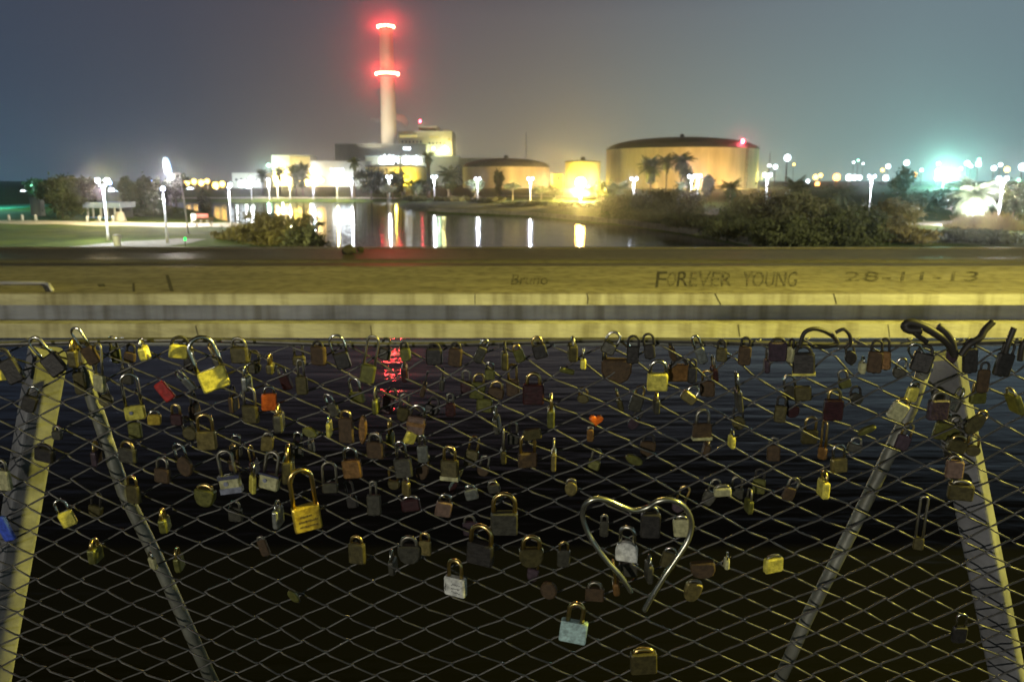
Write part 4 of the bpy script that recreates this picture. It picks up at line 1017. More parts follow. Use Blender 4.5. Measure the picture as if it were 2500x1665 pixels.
# ================================================================== padlocks
def lm(name, c, rough=0.4, metal=0.6, var=0.38, scale=110): return mat(name, c, rough, metal, var, scale, bump=0.08, bscale=220)
LM = dict(
    brass=lm('brass', (0.24, 0.195, 0.07), 0.38, 0.55), gold=lm('polished_brass', (0.85, 0.55, 0.08), 0.34, 0.55), yellow=lm('yellow_lacquer', (0.66, 0.58, 0.10), 0.45, 0.15),
    olive=lm('tarnished_brass', (0.085, 0.072, 0.025), 0.5, 0.4), dim=lm('dull_steel', (0.065, 0.062, 0.045), 0.5, 0.4), dark=lm('blackened_steel', (0.035, 0.032, 0.028), 0.5, 0.4),
    brown=lm('rusty_brown', (0.07, 0.042, 0.018), 0.7, 0.2), red=lm('red_enamel', (0.45, 0.03, 0.02), 0.4, 0.1), wine=lm('dark_red_enamel', (0.035, 0.009, 0.010), 0.45, 0.1),
    orange=lm('orange_enamel', (0.90, 0.16, 0.02), 0.4, 0.1), copper=lm('copper_orange', (0.22, 0.115, 0.035), 0.45, 0.4), cream=lm('cream_enamel', (0.44, 0.42, 0.22), 0.45, 0.1),
    white=lm('white_enamel', (0.66, 0.66, 0.60), 0.45, 0.05), silver=lm('satin_steel', (0.24, 0.25, 0.22), 0.38, 0.6), teal=lm('pale_turquoise_enamel', (0.42, 0.58, 0.55), 0.45, 0.05),
    purple=lm('dark_purple_enamel', (0.045, 0.026, 0.036), 0.5, 0.1), pink=lm('pinkish_enamel', (0.16, 0.10, 0.07), 0.5, 0.1), green=lm('greenish_brass', (0.13, 0.13, 0.03), 0.45, 0.4), blue=lm('blue_enamel', (0.05, 0.10, 0.55), 0.45, 0.0),
    navy=lm('navy_band', (0.03, 0.035, 0.08), 0.5, 0.1), greyblue=lm('grey_blue_band', (0.20, 0.21, 0.26), 0.5, 0.1))
m_chrome = mat('hardened_steel', (0.62, 0.60, 0.52), 0.22, 1.0, 0.12, 40)
m_oldsteel = mat('dull_shackle_steel', (0.30, 0.28, 0.22), 0.40, 0.9, 0.2, 40)
m_brshack = mat('brassy_shackle', (0.75, 0.55, 0.20), 0.28, 1.0, 0.12, 40)
m_blackshack = mat('black_rubber_shackle', (0.030, 0.026, 0.020), 0.55, 0.1, 0.2, 30)
SH = dict(c=m_chrome, o=m_oldsteel, b=m_brshack, k=m_blackshack)
m_hole = mat('keyway', (0.008, 0.008, 0.008), 0.8, 0, 0.1, 20)
m_scr = mat('engraving', (0.14, 0.10, 0.03), 0.7, 0, 0.2, 40)
def body_poly(kind, w, h, rad):
    """outline of the lock body in x,z; top edge at z=0, hanging to -h"""
    pts = []
    if kind == 'disc':
        return [(w / 2 * math.cos(a), -h / 2 + h / 2 * math.sin(a)) for a in [k * 2 * math.pi / 28 for k in range(28)]]
    if kind == 'heart':
        for k in range(32):
            a = k * 2 * math.pi / 32
            x = 16 * math.sin(a) ** 3; z = 13 * math.cos(a) - 5 * math.cos(2 * a) - 2 * math.cos(3 * a) - math.cos(4 * a)
            pts.append((-x / 32 * w, (z - 12) / 29 * h))
        return pts
    if kind == 'shield':
        top = [(-w * 0.42, 0), ]; 
        prof = [(-0.44, -0.02), (-0.5, -0.12), (-0.49, -0.5), (-0.38, -0.82), (-0.2, -0.97), (0, -1.0), (0.2, -0.97), (0.38, -0.82), (0.49, -0.5), (0.5, -0.12), (0.44, -0.02), (0.3, 0), (-0.3, 0)]
        return [(x * w, z * h) for x, z in prof]
    if kind == 'dome':
        prof = [(-0.5, -0.96), (-0.44, -1), (0.44, -1), (0.5, -0.96), (0.5, -0.45)] + [(0.5 * math.cos(a), -0.45 + 0.45 * math.sin(a)) for a in [k * math.pi / 12 for k in range(1, 12)]] + [(-0.5, -0.45)]
        return [(x * w, z * h) for x, z in prof]
    rr = min(rad, w * 0.3, h * 0.3)
    for sx, sz, a0 in ((1, 1, 0), (-1, 1, 90), (-1, -1, 180), (1, -1, 270)):
        for k in range(4):
            a = R(a0 + k * 30); pts.append((sx * (w / 2 - rr) + rr * math.cos(a), (-rr if sz > 0 else -h + rr) + rr * math.sin(a)))
    return pts
lock_i = [0]
def padlock(X, Y, w, h, sh, finish, label, tilt=0, yaw=0, kind='rect', shm='c', edge=False, sw=None, name='padlock', back=0, bands=None, marks=None, key=None, thick=None, pitch=None):
    """X,Y body centre, w,h apparent body size and sh shackle height above the body, in pixels of the photograph"""
    lock_i[0] += 1
    g = random.Random(lock_i[0] * 31)
    if yaw == 0 and not edge:
        yaw = g.uniform(12, 24) if finish in ('yellow', 'orange', 'gold', 'red') else g.uniform(-20, 5)
    yoff = (-0.012 if not back else 0.016) - 0.0007 * (lock_i[0] % 7)
    d = YF + yoff - 0.004
    c0 = at(X, Y, d); s = (at(X + 1, Y, d) - c0).x                      # metres per pixel there
    W, H, S = w * s, h * s * 1.04, sh * s * 1.04
    if edge:
        T = W; W = max(H * 0.92, T * 1.3); yaw = yaw + g.choice((-1, 1)) * g.uniform(82, 88)
    else: T = thick or min(max(W * 0.36, 0.007), 0.017)
    ta = R(tilt); pi_ = R(pitch if pitch is not None else g.uniform(2, 7))
    rot = Euler((pi_, 0, 0)).to_matrix() @ Euler((0, ta, 0)).to_matrix() @ Euler((0, 0, R(yaw))).to_matrix()
    pivot = c0 + rot @ Vector((0, 0, H / 2))                            # middle of the body's top edge
    root = thing(name, label, 'padlock' if name == 'padlock' else name.replace('_', ' '), pivot, 'love locks hung on the fence')
    root.rotation_euler = rot.to_euler()
    MB().prism(body_poly(kind, W, H, 0.0035 if kind == 'rect' else 0), -T / 2, T / 2, min(T * 0.22, 0.0022)).build('body', LM[finish], root)
    ztop_ = 0.0
    if S > 0:
        hw = (sw * s / 2 if sw else W * 0.33); rr = min(max(W * 0.085, 0.0019), 0.0042)
        if edge: hw = min(hw, W * 0.34); rr = min(T * 0.2, 0.0036)
        S2 = max(S - rr, hw * 0.4); st = S2 - hw; pts = []
        leg0 = -min(0.004, H * 0.1)
        if kind in ('disc', 'heart', 'dome'): leg0 = -H * 0.22
        zz_ = max(st, 0.0)
        pts += [(-hw, 0, leg0), (-hw, 0, zz_ * 0.5)] if zz_ > 0.001 else [(-hw, 0, leg0)]
        cz = zz_; kz = (S2 - zz_) / hw
        pts += [(-hw * math.cos(math.pi * k / 12), 0, cz + hw * kz * math.sin(math.pi * k / 12)) for k in range(13)]
        pts += [(hw, 0, zz_ * 0.5), (hw, 0, leg0)] if zz_ > 0.001 else [(hw, 0, leg0)]
        MB().tube(pts, rr, 9).build('shackle', SH[shm], root, True)
    if bands:
        for (z0, z1, mk) in bands:
            MB().span((-W / 2 - 0.0006, -T / 2 - 0.0006, -H * z1), (W / 2 + 0.0006, T / 2 + 0.0006, -H * z0)).build('band', LM[mk], root)
    if marks == 'lines':
        mb = MB()
        for r_, (a0, a1) in enumerate(((-0.25, 0.15), (-0.3, 0.36), (-0.3, 0.36))):
            x = a0
            while x < a1:
                q = g.uniform(0.02, 0.05); zc = -0.36 - 0.2 * r_
                mb.span((x * W, -T / 2 - 0.0005, (zc - g.uniform(0.02, 0.05)) * H), ((x + q) * W, -T / 2, (zc + g.uniform(0.02, 0.05)) * H)); x += q + g.uniform(0.012, 0.03)
        mb.build('engraving', m_scr, root)
    if marks == 'scrib':
        mb = MB()
        for r_ in range(3):
            pts = [(W * (-0.12 + 0.048 * k), -T / 2 - 0.0002, -H * (0.34 + 0.2 * r_) + g.uniform(-0.05, 0.05) * H) for k in range(10)]
            mb.tube(pts, 0.00045, 4)
        mb.tube([(W * (-0.40 + 0.03 * math.sin(k)), -T / 2 - 0.0002, -H * (0.35 + 0.055 * k)) for k in range(8)], 0.0006, 4)
        mb.build('scribble', m_hole, root)
    if marks == 'emblem':
        MB().lathe([(H * 0.11, 0), (H * 0.11, 0.0008)], (0, 0, 0), 14)
        mb = MB(); rr = H * 0.13; e = [(-W * 0.16 + rr * math.cos(k * math.pi / 7), -H * 0.42 + rr * math.sin(k * math.pi / 7)) for k in range(14)]
        mb.prism(e, -T / 2 - 0.0012, -T / 2 - 0.0002); mb.build('emblem', LM['greyblue'], root)
    if key if key is not None else (not edge and h > 34 and kind != 'heart'):
        MB().lathe([(0.0026, -0.0012), (0.0026, 0.0)], (0, 0, -H), 10).build('keyway', m_hole, root)
    return root

# the table: X, Y, width, height, shackle (pixels of the photograph), finish, label, options
LOCKS = [
 (243, 935, 36, 42, 78, 'cream', 'cream padlock with long dark shackle at the top of the left brace', dict(tilt=4, yaw=-28, sw=24, shm='o')),
 (352, 862, 20, 32, 22, 'yellow', 'narrow yellow padlock seen edge-on on the top wire, right of the left post', dict(tilt=-8, edge=True)),
 (436, 858, 44, 33, 24, 'yellow', 'tilted yellow padlock with dark round shackle on the top wire at left', dict(tilt=14, shm='k', sw=36)),
 (522, 925, 66, 50, 84, 'yellow', 'yellow padlock hanging crooked on a very big steel shackle', dict(tilt=-16, sw=58)),
 (585, 866, 42, 40, 24, 'olive', 'dull olive padlock on the top wire right of the big steel shackle', dict(shm='o', sw=34)),
 (661, 899, 17, 26, 24, 'olive', 'tiny edge-on padlock below the top wire left of the red reflection', dict(edge=True, shm='b')),
 (603, 935, 15, 36, 28, 'silver', 'slim silver padlock seen edge-on left of the bright orange one', dict(edge=True)),
 (737, 940, 28, 46, 42, 'olive', 'tall narrow olive padlock right of the bright orange one', dict(shm='o', sw=14)),
 (657, 981, 36, 42, 20, 'orange', 'bright orange enamelled padlock in the upper left of the mesh', dict(tilt=4, sw=22)),
 (402, 955, 26, 50, 0, 'red', 'red enamelled padlock tilted beside the yellow crooked one', dict(tilt=-34)),
 (432, 1024, 30, 28, 26, 'wine', 'small dark red padlock below the red tilted one', dict(shm='b')),
 (462, 938, 22, 36, 26, 'silver', 'steel padlock leaning left of the yellow crooked lock', dict(tilt=-38, sw=18)),
 (612, 1010, 42, 44, 48, 'olive', 'brownish olive padlock below and left of the bright orange one', dict(shm='o', sw=30)),
 (330, 1007, 46, 34, 82, 'yellow', 'yellow padlock with brown stain on long steel shackles at upper left', dict(tilt=-3, sw=36, marks='emblem')),
 (377, 1024, 31, 26, 12, 'gold', 'small squat golden padlock close right of the stained yellow one', dict(tilt=6)),
 (330, 1050, 32, 40, 14, 'green', 'greenish padlock hanging under the stained yellow one', dict(shm='o', back=1)),
 (505, 1074, 46, 48, 44, 'brass', 'brass padlock with bright shackle glint, left of centre below the yellow crooked lock', dict(shm='b', sw=34)),
 (653, 1083, 30, 38, 12, 'brass', 'brass padlock tilted above the blue-banded pair', dict(tilt=10, shm='o')),
 (681, 1030, 22, 44, 24, 'dim', 'grey edge-on padlock directly below the bright orange one', dict(edge=True, shm='b')),
 (758, 1055, 42, 24, 0, 'green', 'greenish oval tag right of the grey edge-on lock', dict(tilt=18, kind='disc', name='lock_tag')),
 (804, 1046, 10, 36, 14, 'yellow', 'thin yellow-green lock seen edge-on left of the dark brown one', dict(edge=True)),
 (452, 1138, 38, 50, 36, 'brown', 'round bronze padlock with tilted glinting shackle left of the blue-banded ones', dict(tilt=-14, kind='disc')),
 (397, 1160, 40, 36, 28, 'brown', 'brown padlock left of the round bronze one', dict(tilt=4, shm='o')),
 (312, 1110, 46, 38, 18, 'dim', 'dull grey padlock right of the left brace, upper part', dict(shm='b', tilt=3)),
 (326, 1206, 36, 46, 26, 'olive', 'olive padlock touching the right side of the left brace', dict(shm='b', yaw=-14)),
 (563, 1180, 50, 44, 64, 'cream', 'left padlock of a pair with cream, blue and grey bands', dict(tilt=-7, sw=34, shm='o', bands=[(0, 0.2, 'navy'), (0.68, 1, 'greyblue')], marks='emblem')),
 (617, 1182, 26, 44, 34, 'yellow', 'bright yellow padlock between the two blue-banded ones', dict(tilt=6, yaw=-55, shm='c')),
 (658, 1174, 50, 40, 58, 'cream', 'right padlock of the banded pair, cream with a blue emblem', dict(tilt=11, sw=32, shm='o', bands=[(0, 0.12, 'navy')], marks='emblem')),
 (704, 1146, 24, 56, 36, 'olive', 'narrow olive padlock standing left above the long-shackled gold one', dict(edge=True, shm='b', tilt=3)),
 (749, 1263, 66, 64, 96, 'gold', 'large gold padlock with very tall shackle and engraved lines', dict(tilt=-4, sw=52, shm='b', marks='lines')),
 (860, 1144, 46, 46, 34, 'copper', 'square orange-brass padlock right of the tall-shackled gold one', dict(tilt=-5, sw=30, shm='c')),
 (806, 1190, 38, 26, 54, 'dim', 'dim grey padlock with tall thin shackle beside the gold lock', dict(sw=32, shm='o')),
 (501, 1214, 52, 44, 14, 'green', 'rounded olive padlock with low shackle below the left banded lock', dict(tilt=6, kind='shield', shm='b')),
 (402, 1279, 20, 36, 24, 'green', 'slim green-brass padlock in the lower left mesh left of the rounded olive one', dict(edge=True, shm='b', tilt=-4)),
 (165, 1266, 34, 38, 34, 'yellow', 'yellow padlock alone right of the left post', dict(tilt=-18, yaw=20, sw=24)),
 (233, 1352, 22, 38, 22, 'green', 'slim olive-yellow padlock alone between left post and brace', dict(edge=True, shm='b')),
 (373, 1374, 26, 30, 16, 'cream', 'pale padlock hooked around the left brace', dict(yaw=-40, tilt=-6)),
 (679, 1262, 15, 46, 20, 'silver', 'thin silver-green padlock edge-on just left of the large gold one', dict(edge=True)),
 (644, 1336, 22, 42, 10, 'brown', 'dim bronze padlock tilted below the thin silver-green one', dict(tilt=-16, shm='o')),
 (717, 1455, 20, 36, 0, 'green', 'small pale green tag tilted in the lower mesh', dict(tilt=-38, kind='disc', name='lock_tag')),
 (872, 1350, 42, 54, 20, 'olive', 'dim olive padlock below and right of the large gold one', dict(shm='b')),
 (913, 1232, 34, 52, 36, 'dim', 'grey-green padlock with narrow shackle right of the gold one', dict(sw=14, shm='o')),
 (992, 1192, 26, 38, 16, 'brass', 'narrow brass padlock above a dark red one', dict(yaw=-45, shm='o')),
 (1003, 1232, 46, 30, 10, 'wine', 'dark red padlock under the narrow brass one', dict(tilt=-8)),
 (985, 1142, 44, 48, 46, 'dim', 'dull grey padlock with long glinting shackle near the centre left', dict(tilt=-6, shm='c', sw=22)),
 (1032, 1108, 26, 42, 30, 'silver', 'small silver padlock just below the many-coloured one', dict(tilt=-2, sw=12)),
 (886, 1048, 20, 72, 0, 'copper', 'narrow orange oval plate hanging left of the red reflection', dict(tilt=4, kind='disc', name='lock_tag')),
 (846, 1050, 38, 62, 20, 'brown', 'dark brown padlock left of the orange oval plate', dict(shm='b')),
 (917, 1098, 44, 42, 24, 'brown', 'dull brown padlock below the orange oval plate', dict(shm='o')),
 (1016, 1038, 44, 44, 32, 'pink', 'many-coloured pink and orange padlock right of the red reflection', dict(tilt=8, sw=32, shm='c', bands=[(0.3, 0.52, 'copper')])),
 (1002, 1068, 28, 32, 0, 'yellow', 'yellow tag hanging under the many-coloured padlock', dict(tilt=24, name='lock_tag')),
 (1098, 1146, 44, 50, 36, 'olive', 'olive-grey padlock with cream base near the centre', dict(sw=28, shm='b', yaw=-14, bands=[(0.82, 1.02, 'cream')])),
 (1151, 1206, 32, 28, 12, 'silver', 'small pale grey padlock right of the cream-based one', dict(tilt=-12, shm='c')),
 (1083, 1242, 40, 38, 22, 'pink', 'pinkish brown padlock with a teal glint on its shackle', dict(tilt=10, shm='c')),
 (1231, 1276, 66, 58, 52, 'dim', 'large dull grey-olive padlock left of the heart cable', dict(sw=52, shm='b')),
 (1173, 1350, 66, 56, 50, 'dark', 'large almost black padlock below left of the large dull one', dict(sw=52, shm='b', tilt=3)),
 (1000, 1352, 56, 48, 26, 'dim', 'dim rounded padlock left of the small brass one in the lower centre', dict(shm='o', kind='shield', sw=36)),
 (1038, 1337, 30, 38, 22, 'brass', 'small brass padlock above and left of the white scribbled one', dict(yaw=-12, shm='b', sw=22)),
 (1112, 1430, 56, 48, 48, 'white', 'white padlock with scribbled writing at the bottom centre', dict(yaw=-24, sw=34, shm='b', marks='scrib')),
 (1297, 1360, 60, 48, 36, 'olive', 'olive shield-shaped padlock right of the almost black one', dict(kind='shield', shm='b', sw=40)),
 (1376, 1362, 32, 44, 24, 'dim', 'dim narrow padlock just left of the heart cable', dict(shm='b', sw=20)),
 (1340, 1440, 42, 44, 0, 'brown', 'dim red-brown padlock below the shield-shaped one', dict(kind='disc')),
 (1288, 1122, 46, 38, 48, 'brown', 'brown padlock with a tall bright shackle above the large dull one', dict(sw=34, shm='b', yaw=8)),
 (1345, 1018, 18, 44, 38, 'green', 'slim brass-green padlock edge-on with tall shackle in the upper centre', dict(edge=True, shm='b')),
 (1229, 1112, 13, 34, 58, 'olive', 'very thin olive padlock edge-on left of the brown tall-shackled one', dict(edge=True, shm='o')),
 (1352, 1122, 12, 46, 30, 'brass', 'very thin brassy padlock edge-on right of the brown tall-shackled one', dict(edge=True, shm='o')),
 (1455, 1027, 36, 26, 0, 'orange', 'small bright orange two-lobed tag in the upper right mesh', dict(tilt=6, kind='heart', name='lock_tag')),
 (1441, 1062, 16, 32, 8, 'copper', 'little brown padlock below the orange tag', dict(shm='o')),
 (1196, 914, 24, 26, 20, 'green', 'little olive-green padlock with two bright shackle legs in the top centre', dict(sw=16)),
 (1268, 868, 24, 32, 14, 'green', 'yellowish tilted padlock on the top wire above the little olive one', dict(tilt=-20, shm='b')),
 (1302, 962, 52, 50, 30, 'wine', 'dark red padlock in the upper centre', dict(shm='b', sw=30)),
 (1605, 932, 50, 43, 34, 'yellow', 'bright yellow square padlock with thin shackle at upper right', dict(sw=38, shm='c', yaw=-4)),
 (1602, 990, 12, 36, 16, 'dim', 'thin grey padlock edge-on hanging under the bright yellow square one', dict(edge=True, shm='b')),
 (1657, 910, 54, 40, 20, 'copper', 'rusty orange padlock right of the bright yellow square one', dict(back=1, shm='k')),
 (1505, 905, 74, 58, 52, 'brown', 'big brown padlock with steel shackle left of the bright yellow square one', dict(kind='shield', sw=60, shm='c', back=1)),
 (1424, 888, 14, 24, 26, 'yellow', 'tiny yellow padlock edge-on on the top wire left of the big brown one', dict(edge=True)),
 (1384, 905, 36, 12, 0, 'green', 'flat olive padlock lying nearly level below the top wire', dict(tilt=16, name='padlock', key=False)),
 (1712, 868, 24, 40, 34, 'silver', 'silver padlock hanging slanted on the top wire right of centre', dict(tilt=-22, sw=16)),
 (1762, 866, 26, 34, 22, 'olive', 'olive padlock upright on the top wire right of the slanted silver one', dict(shm='k', tilt=-4)),
 (1681, 970, 38, 24, 22, 'brass', 'small brass padlock turned sideways below the rusty orange one', dict(tilt=36, shm='c')),
 (1803, 975, 12, 52, 44, 'dim', 'long thin grey padlock edge-on with a bright shackle at right', dict(edge=True, tilt=-9, shm='c')),
 (1714, 1052, 46, 38, 36, 'brown', 'brown padlock with pale base in the right part of the mesh', dict(shm='o', bands=[(0.86, 1.04, 'cream')])),
 (1786, 1078, 10, 30, 16, 'yellow', 'thin yellow padlock edge-on right of the pale-based brown one', dict(edge=True)),
 (1905, 1010, 28, 42, 26, 'olive', 'dim olive padlock upper right, left of the dark red-purple one', dict(shm='k')),
 (1548, 1122, 44, 22, 0, 'green', 'green leaf-shaped tag tilted in the middle right mesh', dict(tilt=24, kind='disc', name='lock_tag')),
 (1930, 866, 17, 38, 22, 'cream', 'thin cream padlock upright on the top wire at right', dict(yaw=-60, shm='k')),
 (1898, 858, 44, 46, 12, 'purple', 'dark purple padlock on the top wire left of the thin cream one', dict(shm='k')),
 (1962, 888, 52, 54, 20, 'dark', 'large dark padlock under the black curved shackle at right', dict(shm='k', tilt=-6, bands=[(0.9, 1.0, 'yellow')])),
 (2162, 880, 24, 44, 34, 'copper', 'orange-brown padlock on a dark shackle left of the right post', dict(shm='k', yaw=-30, tilt=-6)),
 (2136, 884, 34, 52, 30, 'brown', 'dark brown padlock close left of the orange-brown one', dict(shm='k')),
 (2105, 897, 13, 28, 14, 'cream', 'tiny pale padlock edge-on left of the dark brown one at right', dict(edge=True)),
 (2008, 1106, 22, 30, 66, 'copper', 'orange padlock on a tall thin shackle at right', dict(yaw=-50, sw=12, shm='b')),
 (2048, 1135, 40, 36, 36, 'brass', 'brass padlock close right of the orange tall-shackled one', dict(tilt=-6, sw=28, shm='c')),
 (2010, 1192, 18, 42, 24, 'yellow', 'yellow-orange padlock edge-on below the orange tall-shackled one', dict(edge=True, shm='b')),
 (2034, 1000, 46, 52, 28, 'wine', 'dark red-purple padlock above the orange tall-shackled one', dict(shm='b', sw=28)),
 (2116, 1050, 46, 15, 0, 'green', 'yellow-olive oval tag tilted left of the right brace', dict(tilt=-34, kind='disc', name='lock_tag')),
 (2192, 1004, 40, 44, 14, 'cream', 'cream padlock tilted on top of the right brace', dict(tilt=26, shm='b')),
 (2226, 963, 32, 36, 18, 'yellow', 'yellow padlock at the upper end of the right brace', dict(tilt=10, shm='c')),
 (2258, 900, 30, 26, 60, 'silver', 'steel hook-shaped lock with curled bright shackle above the right brace', dict(tilt=-32, sw=28)),
 (2380, 1035, 34, 56, 12, 'olive', 'dark oval padlock tilted across the top of the right post', dict(tilt=34, kind='disc', shm='b')),
 (2335, 1088, 46, 30, 14, 'olive', 'olive padlock below the dark oval one on the right post', dict(tilt=14, shm='b')),
 (2330, 1145, 40, 44, 14, 'pink', 'dusty pink padlock against the grey side of the right post', dict(back=0, shm='o')),
 (2345, 1200, 56, 40, 10, 'olive', 'olive brown padlock on the right post below the dusty pink one', dict(shm='o')),
 (2290, 1000, 50, 50, 22, 'purple', 'dark purple-brown padlock left of the top of the right post', dict(shm='o')),
 (1888, 1378, 48, 38, 8, 'yellow', 'squat yellow-green padlock alone in the lower right mesh', dict(tilt=-3, shm='o', sw=30)),
 (1774, 1374, 11, 26, 16, 'cream', 'thin cream padlock edge-on right of the heart cable', dict(edge=True)),
 (1764, 1200, 42, 22, 8, 'cream', 'pale olive flat padlock right above the heart cable', dict(tilt=-6, shm='o')),
 (1828, 1234, 13, 34, 28, 'green', 'thin olive padlock edge-on right of the pale flat one', dict(edge=True, shm='o')),
 (1926, 1205, 28, 34, 28, 'brown', 'brown tilted padlock between the thin olive one and the right brace', dict(tilt=18, shm='o', sw=24)),
 (1690, 1444, 42, 50, 8, 'brass', 'tarnished yellow-brown padlock low right of the heart cable', dict(tilt=12, shm='o', kind='shield')),
 (1716, 1390, 60, 40, 0, 'brown', 'flat red-brown padlock above the tarnished one right of the heart cable', dict(tilt=-8, kind='shield')),
 (1530, 1345, 54, 50, 42, 'white', 'white dome-shaped padlock with dark rim hanging inside the heart cable', dict(kind='dome', sw=34, shm='c')),
 (1664, 1288, 40, 46, 12, 'cream', 'cream-olive padlock inside the upper right lobe of the heart cable', dict(yaw=-14, shm='c', tilt=-8)),
 (1632, 1366, 36, 40, 14, 'olive', 'olive padlock inside the right edge of the heart cable', dict(tilt=12, shm='c')),
 (1534, 1390, 46, 34, 0, 'dim', 'dull padlock under the white dome-shaped one', dict(back=1)),
 (1504, 1432, 16, 34, 56, 'copper', 'orange padlock edge-on with a tall bright shackle on the left side of the heart cable', dict(edge=True, shm='b', tilt=-8)),
 (1588, 1282, 48, 62, 20, 'dark', 'large black padlock inside the middle of the heart cable', dict(shm='c')),
 (1584, 1395, 14, 46, 22, 'dim', 'thin grey padlock edge-on inside the bottom of the heart cable', dict(edge=True)),
 (1452, 1450, 46, 34, 18, 'brown', 'dim brown padlock left of the lower tip of the heart cable', dict(shm='o')),
 (1400, 1540, 66, 54, 52, 'teal', 'pale turquoise padlock with brassy shackle at the bottom', dict(tilt=6, sw=34, shm='b', yaw=-10)),
 (1571, 1616, 64, 56, 12, 'olive', 'dim olive padlock at the bottom edge right of the turquoise one', dict(shm='b', tilt=-3)),
 (2342, 1548, 34, 42, 36, 'dark', 'black padlock with bright narrow shackle in the bottom right corner left of the post', dict(sw=22, shm='c')),
 (2242, 1326, 24, 32, 106, 'olive', 'dim padlock on a very long narrow shackle left of the right post', dict(sw=16, shm='o')),
 (1394, 1192, 30, 36, 8, 'brass', 'dim roundish brass padlock above the left lobe of the heart cable', dict(kind='disc', shm='o')),
 (1206, 1192, 30, 22, 10, 'dim', 'dim flat padlock above the large dull one, right of the pale grey one', dict(tilt=-14, shm='o')),
 (8, 1172, 40, 50, 30, 'cream', 'pale padlock cut by the left edge of the picture', dict(shm='o')),
 (12, 1290, 30, 64, 0, 'blue', 'blue enamelled lock tag on the left post at the picture edge', dict(tilt=-16, name='lock_tag')),
 (110, 1110, 50, 34, 12, 'dark', 'dark padlock lying across the left post', dict(tilt=10, shm='k')),
 (140, 1062, 26, 22, 14, 'dim', 'small grey padlock on the right side of the left post', dict(shm='o')),
 (72, 985, 34, 40, 28, 'dark', 'black padlock with steel shackle at the top left of the left post', dict(tilt=24, shm='c')),
 (30, 905, 44, 60, 30, 'dark', 'big black padlock at the upper left edge of the picture', dict(tilt=-24, shm='k')),
 (8, 915, 26, 26, 0, 'yellow', 'yellow padlock peeping in at the upper left edge', dict()),
 (132, 890, 44, 52, 54, 'dark', 'black padlock with slanted steel shackle over the left post top', dict(tilt=-34, shm='c', sw=28)),
 (184, 872, 24, 42, 26, 'olive', 'dark olive padlock on the top wire between left post and brace', dict(edge=True, shm='b')),
 (222, 868, 34, 44, 54, 'brown', 'dark brown padlock on a tilted steel shackle above the left brace', dict(tilt=-24, shm='c', sw=24)),
 (196, 935, 30, 56, 20, 'olive', 'tall olive padlock beside the upper left brace', dict(shm='o', back=1)),
 (836, 880, 36, 40, 46, 'dark', 'black padlock under a curved steel shackle left of the red reflection', dict(shm='c', sw=34, tilt=-14)),
 (778, 868, 40, 46, 14, 'brown', 'brown padlock on the top wire left of the curved steel shackle', dict(shm='k')),
 (898, 912, 36, 46, 74, 'green', 'yellow-olive padlock on a tall thin shackle left of the red reflection', dict(tilt=12, shm='o', sw=28)),
 (990, 865, 26, 32, 16, 'green', 'yellow-olive padlock close right of the red reflection', dict(tilt=-6, shm='k')),
 (1060, 870, 40, 40, 14, 'dark', 'first of the dark padlocks on the top wire right of the red reflection', dict(shm='k')),
 (1112, 872, 34, 44, 16, 'brown', 'second dark brownish padlock on the top wire right of the red reflection', dict(shm='k', tilt=4)),
 (1172, 866, 24, 40, 22, 'dim', 'grey padlock with a bright glint on the top wire above the little olive one', dict(tilt=22, shm='c')),
 (1232, 880, 16, 42, 26, 'olive', 'thin olive padlock edge-on on the top wire above centre', dict(edge=True, shm='k')),
 (1318, 858, 34, 34, 22, 'dark', 'dark padlock with thin bright shackle on the top wire near the centre', dict(shm='b', tilt=-16)),
 (1398, 860, 22, 40, 20, 'olive', 'olive padlock edge-on beside the curved shackles right of centre', dict(edge=True, shm='o')),
 (1486, 850, 34, 28, 30, 'dim', 'dull padlock under a thick curved glinting shackle right of centre', dict(tilt=24, shm='c', sw=30)),
 (1545, 866, 30, 42, 28, 'dark', 'left one of two dark padlocks with round shackles above the bright yellow one', dict(shm='k', sw=26)),
 (1586, 858, 26, 36, 28, 'dark', 'right one of two dark padlocks with round shackles above the bright yellow one', dict(shm='k', sw=24, tilt=-8)),
 (1818, 868, 30, 46, 24, 'brown', 'dark brown padlock on the top wire right of the upright olive one', dict(shm='k')),
 (2250, 884, 46, 48, 20, 'dark', 'black padlock among the black shackles over the right brace', dict(shm='k', tilt=12)),
 (2368, 880, 34, 60, 24, 'dark', 'black narrow padlock on the top wire right of the right post', dict(shm='k', tilt=-6)),
 (2450, 890, 40, 56, 30, 'dark', 'black padlock near the right edge on the top wire', dict(shm='k', tilt=8)),
 (2400, 930, 28, 56, 20, 'brown', 'brown narrow padlock just right of the right post top', dict(shm='k')),
 (2478, 985, 16, 50, 20, 'green', 'pale green padlock edge-on near the right edge', dict(edge=True, tilt=-26, shm='o')),
 (815, 1000, 26, 34, 26, 'dim', 'grey-green padlock with slanted bright shackle left of the orange oval plate', dict(tilt=-22, shm='c')),
 (918, 990, 12, 36, 30, 'green', 'thin yellow-green padlock edge-on below the red reflection', dict(edge=True, shm='o')),
 (1100, 1000, 24, 34, 26, 'wine', 'dim wine-red padlock in the upper centre left', dict(shm='o', sw=14)),
 (1300, 1060, 44, 26, 0, 'olive', 'dim olive padlock above the brown tall-shackled one', dict(tilt=-10)),
 (1690, 915, 22, 40, 20, 'dark', 'black padlock right beside the rusty orange one', dict(shm='k')),
 (1960, 960, 40, 36, 0, 'olive', 'dim olive padlock below the large dark one at right', dict(tilt=-8)),
 (1475, 1290, 22, 40, 18, 'dim', 'dim padlock outside the left side of the heart cable', dict(shm='o')),
]
for (X, Y, w, h, sh_, fin, lab, kw) in LOCKS:
    padlock(X, Y, w, h, sh_, fin, lab, **kw)
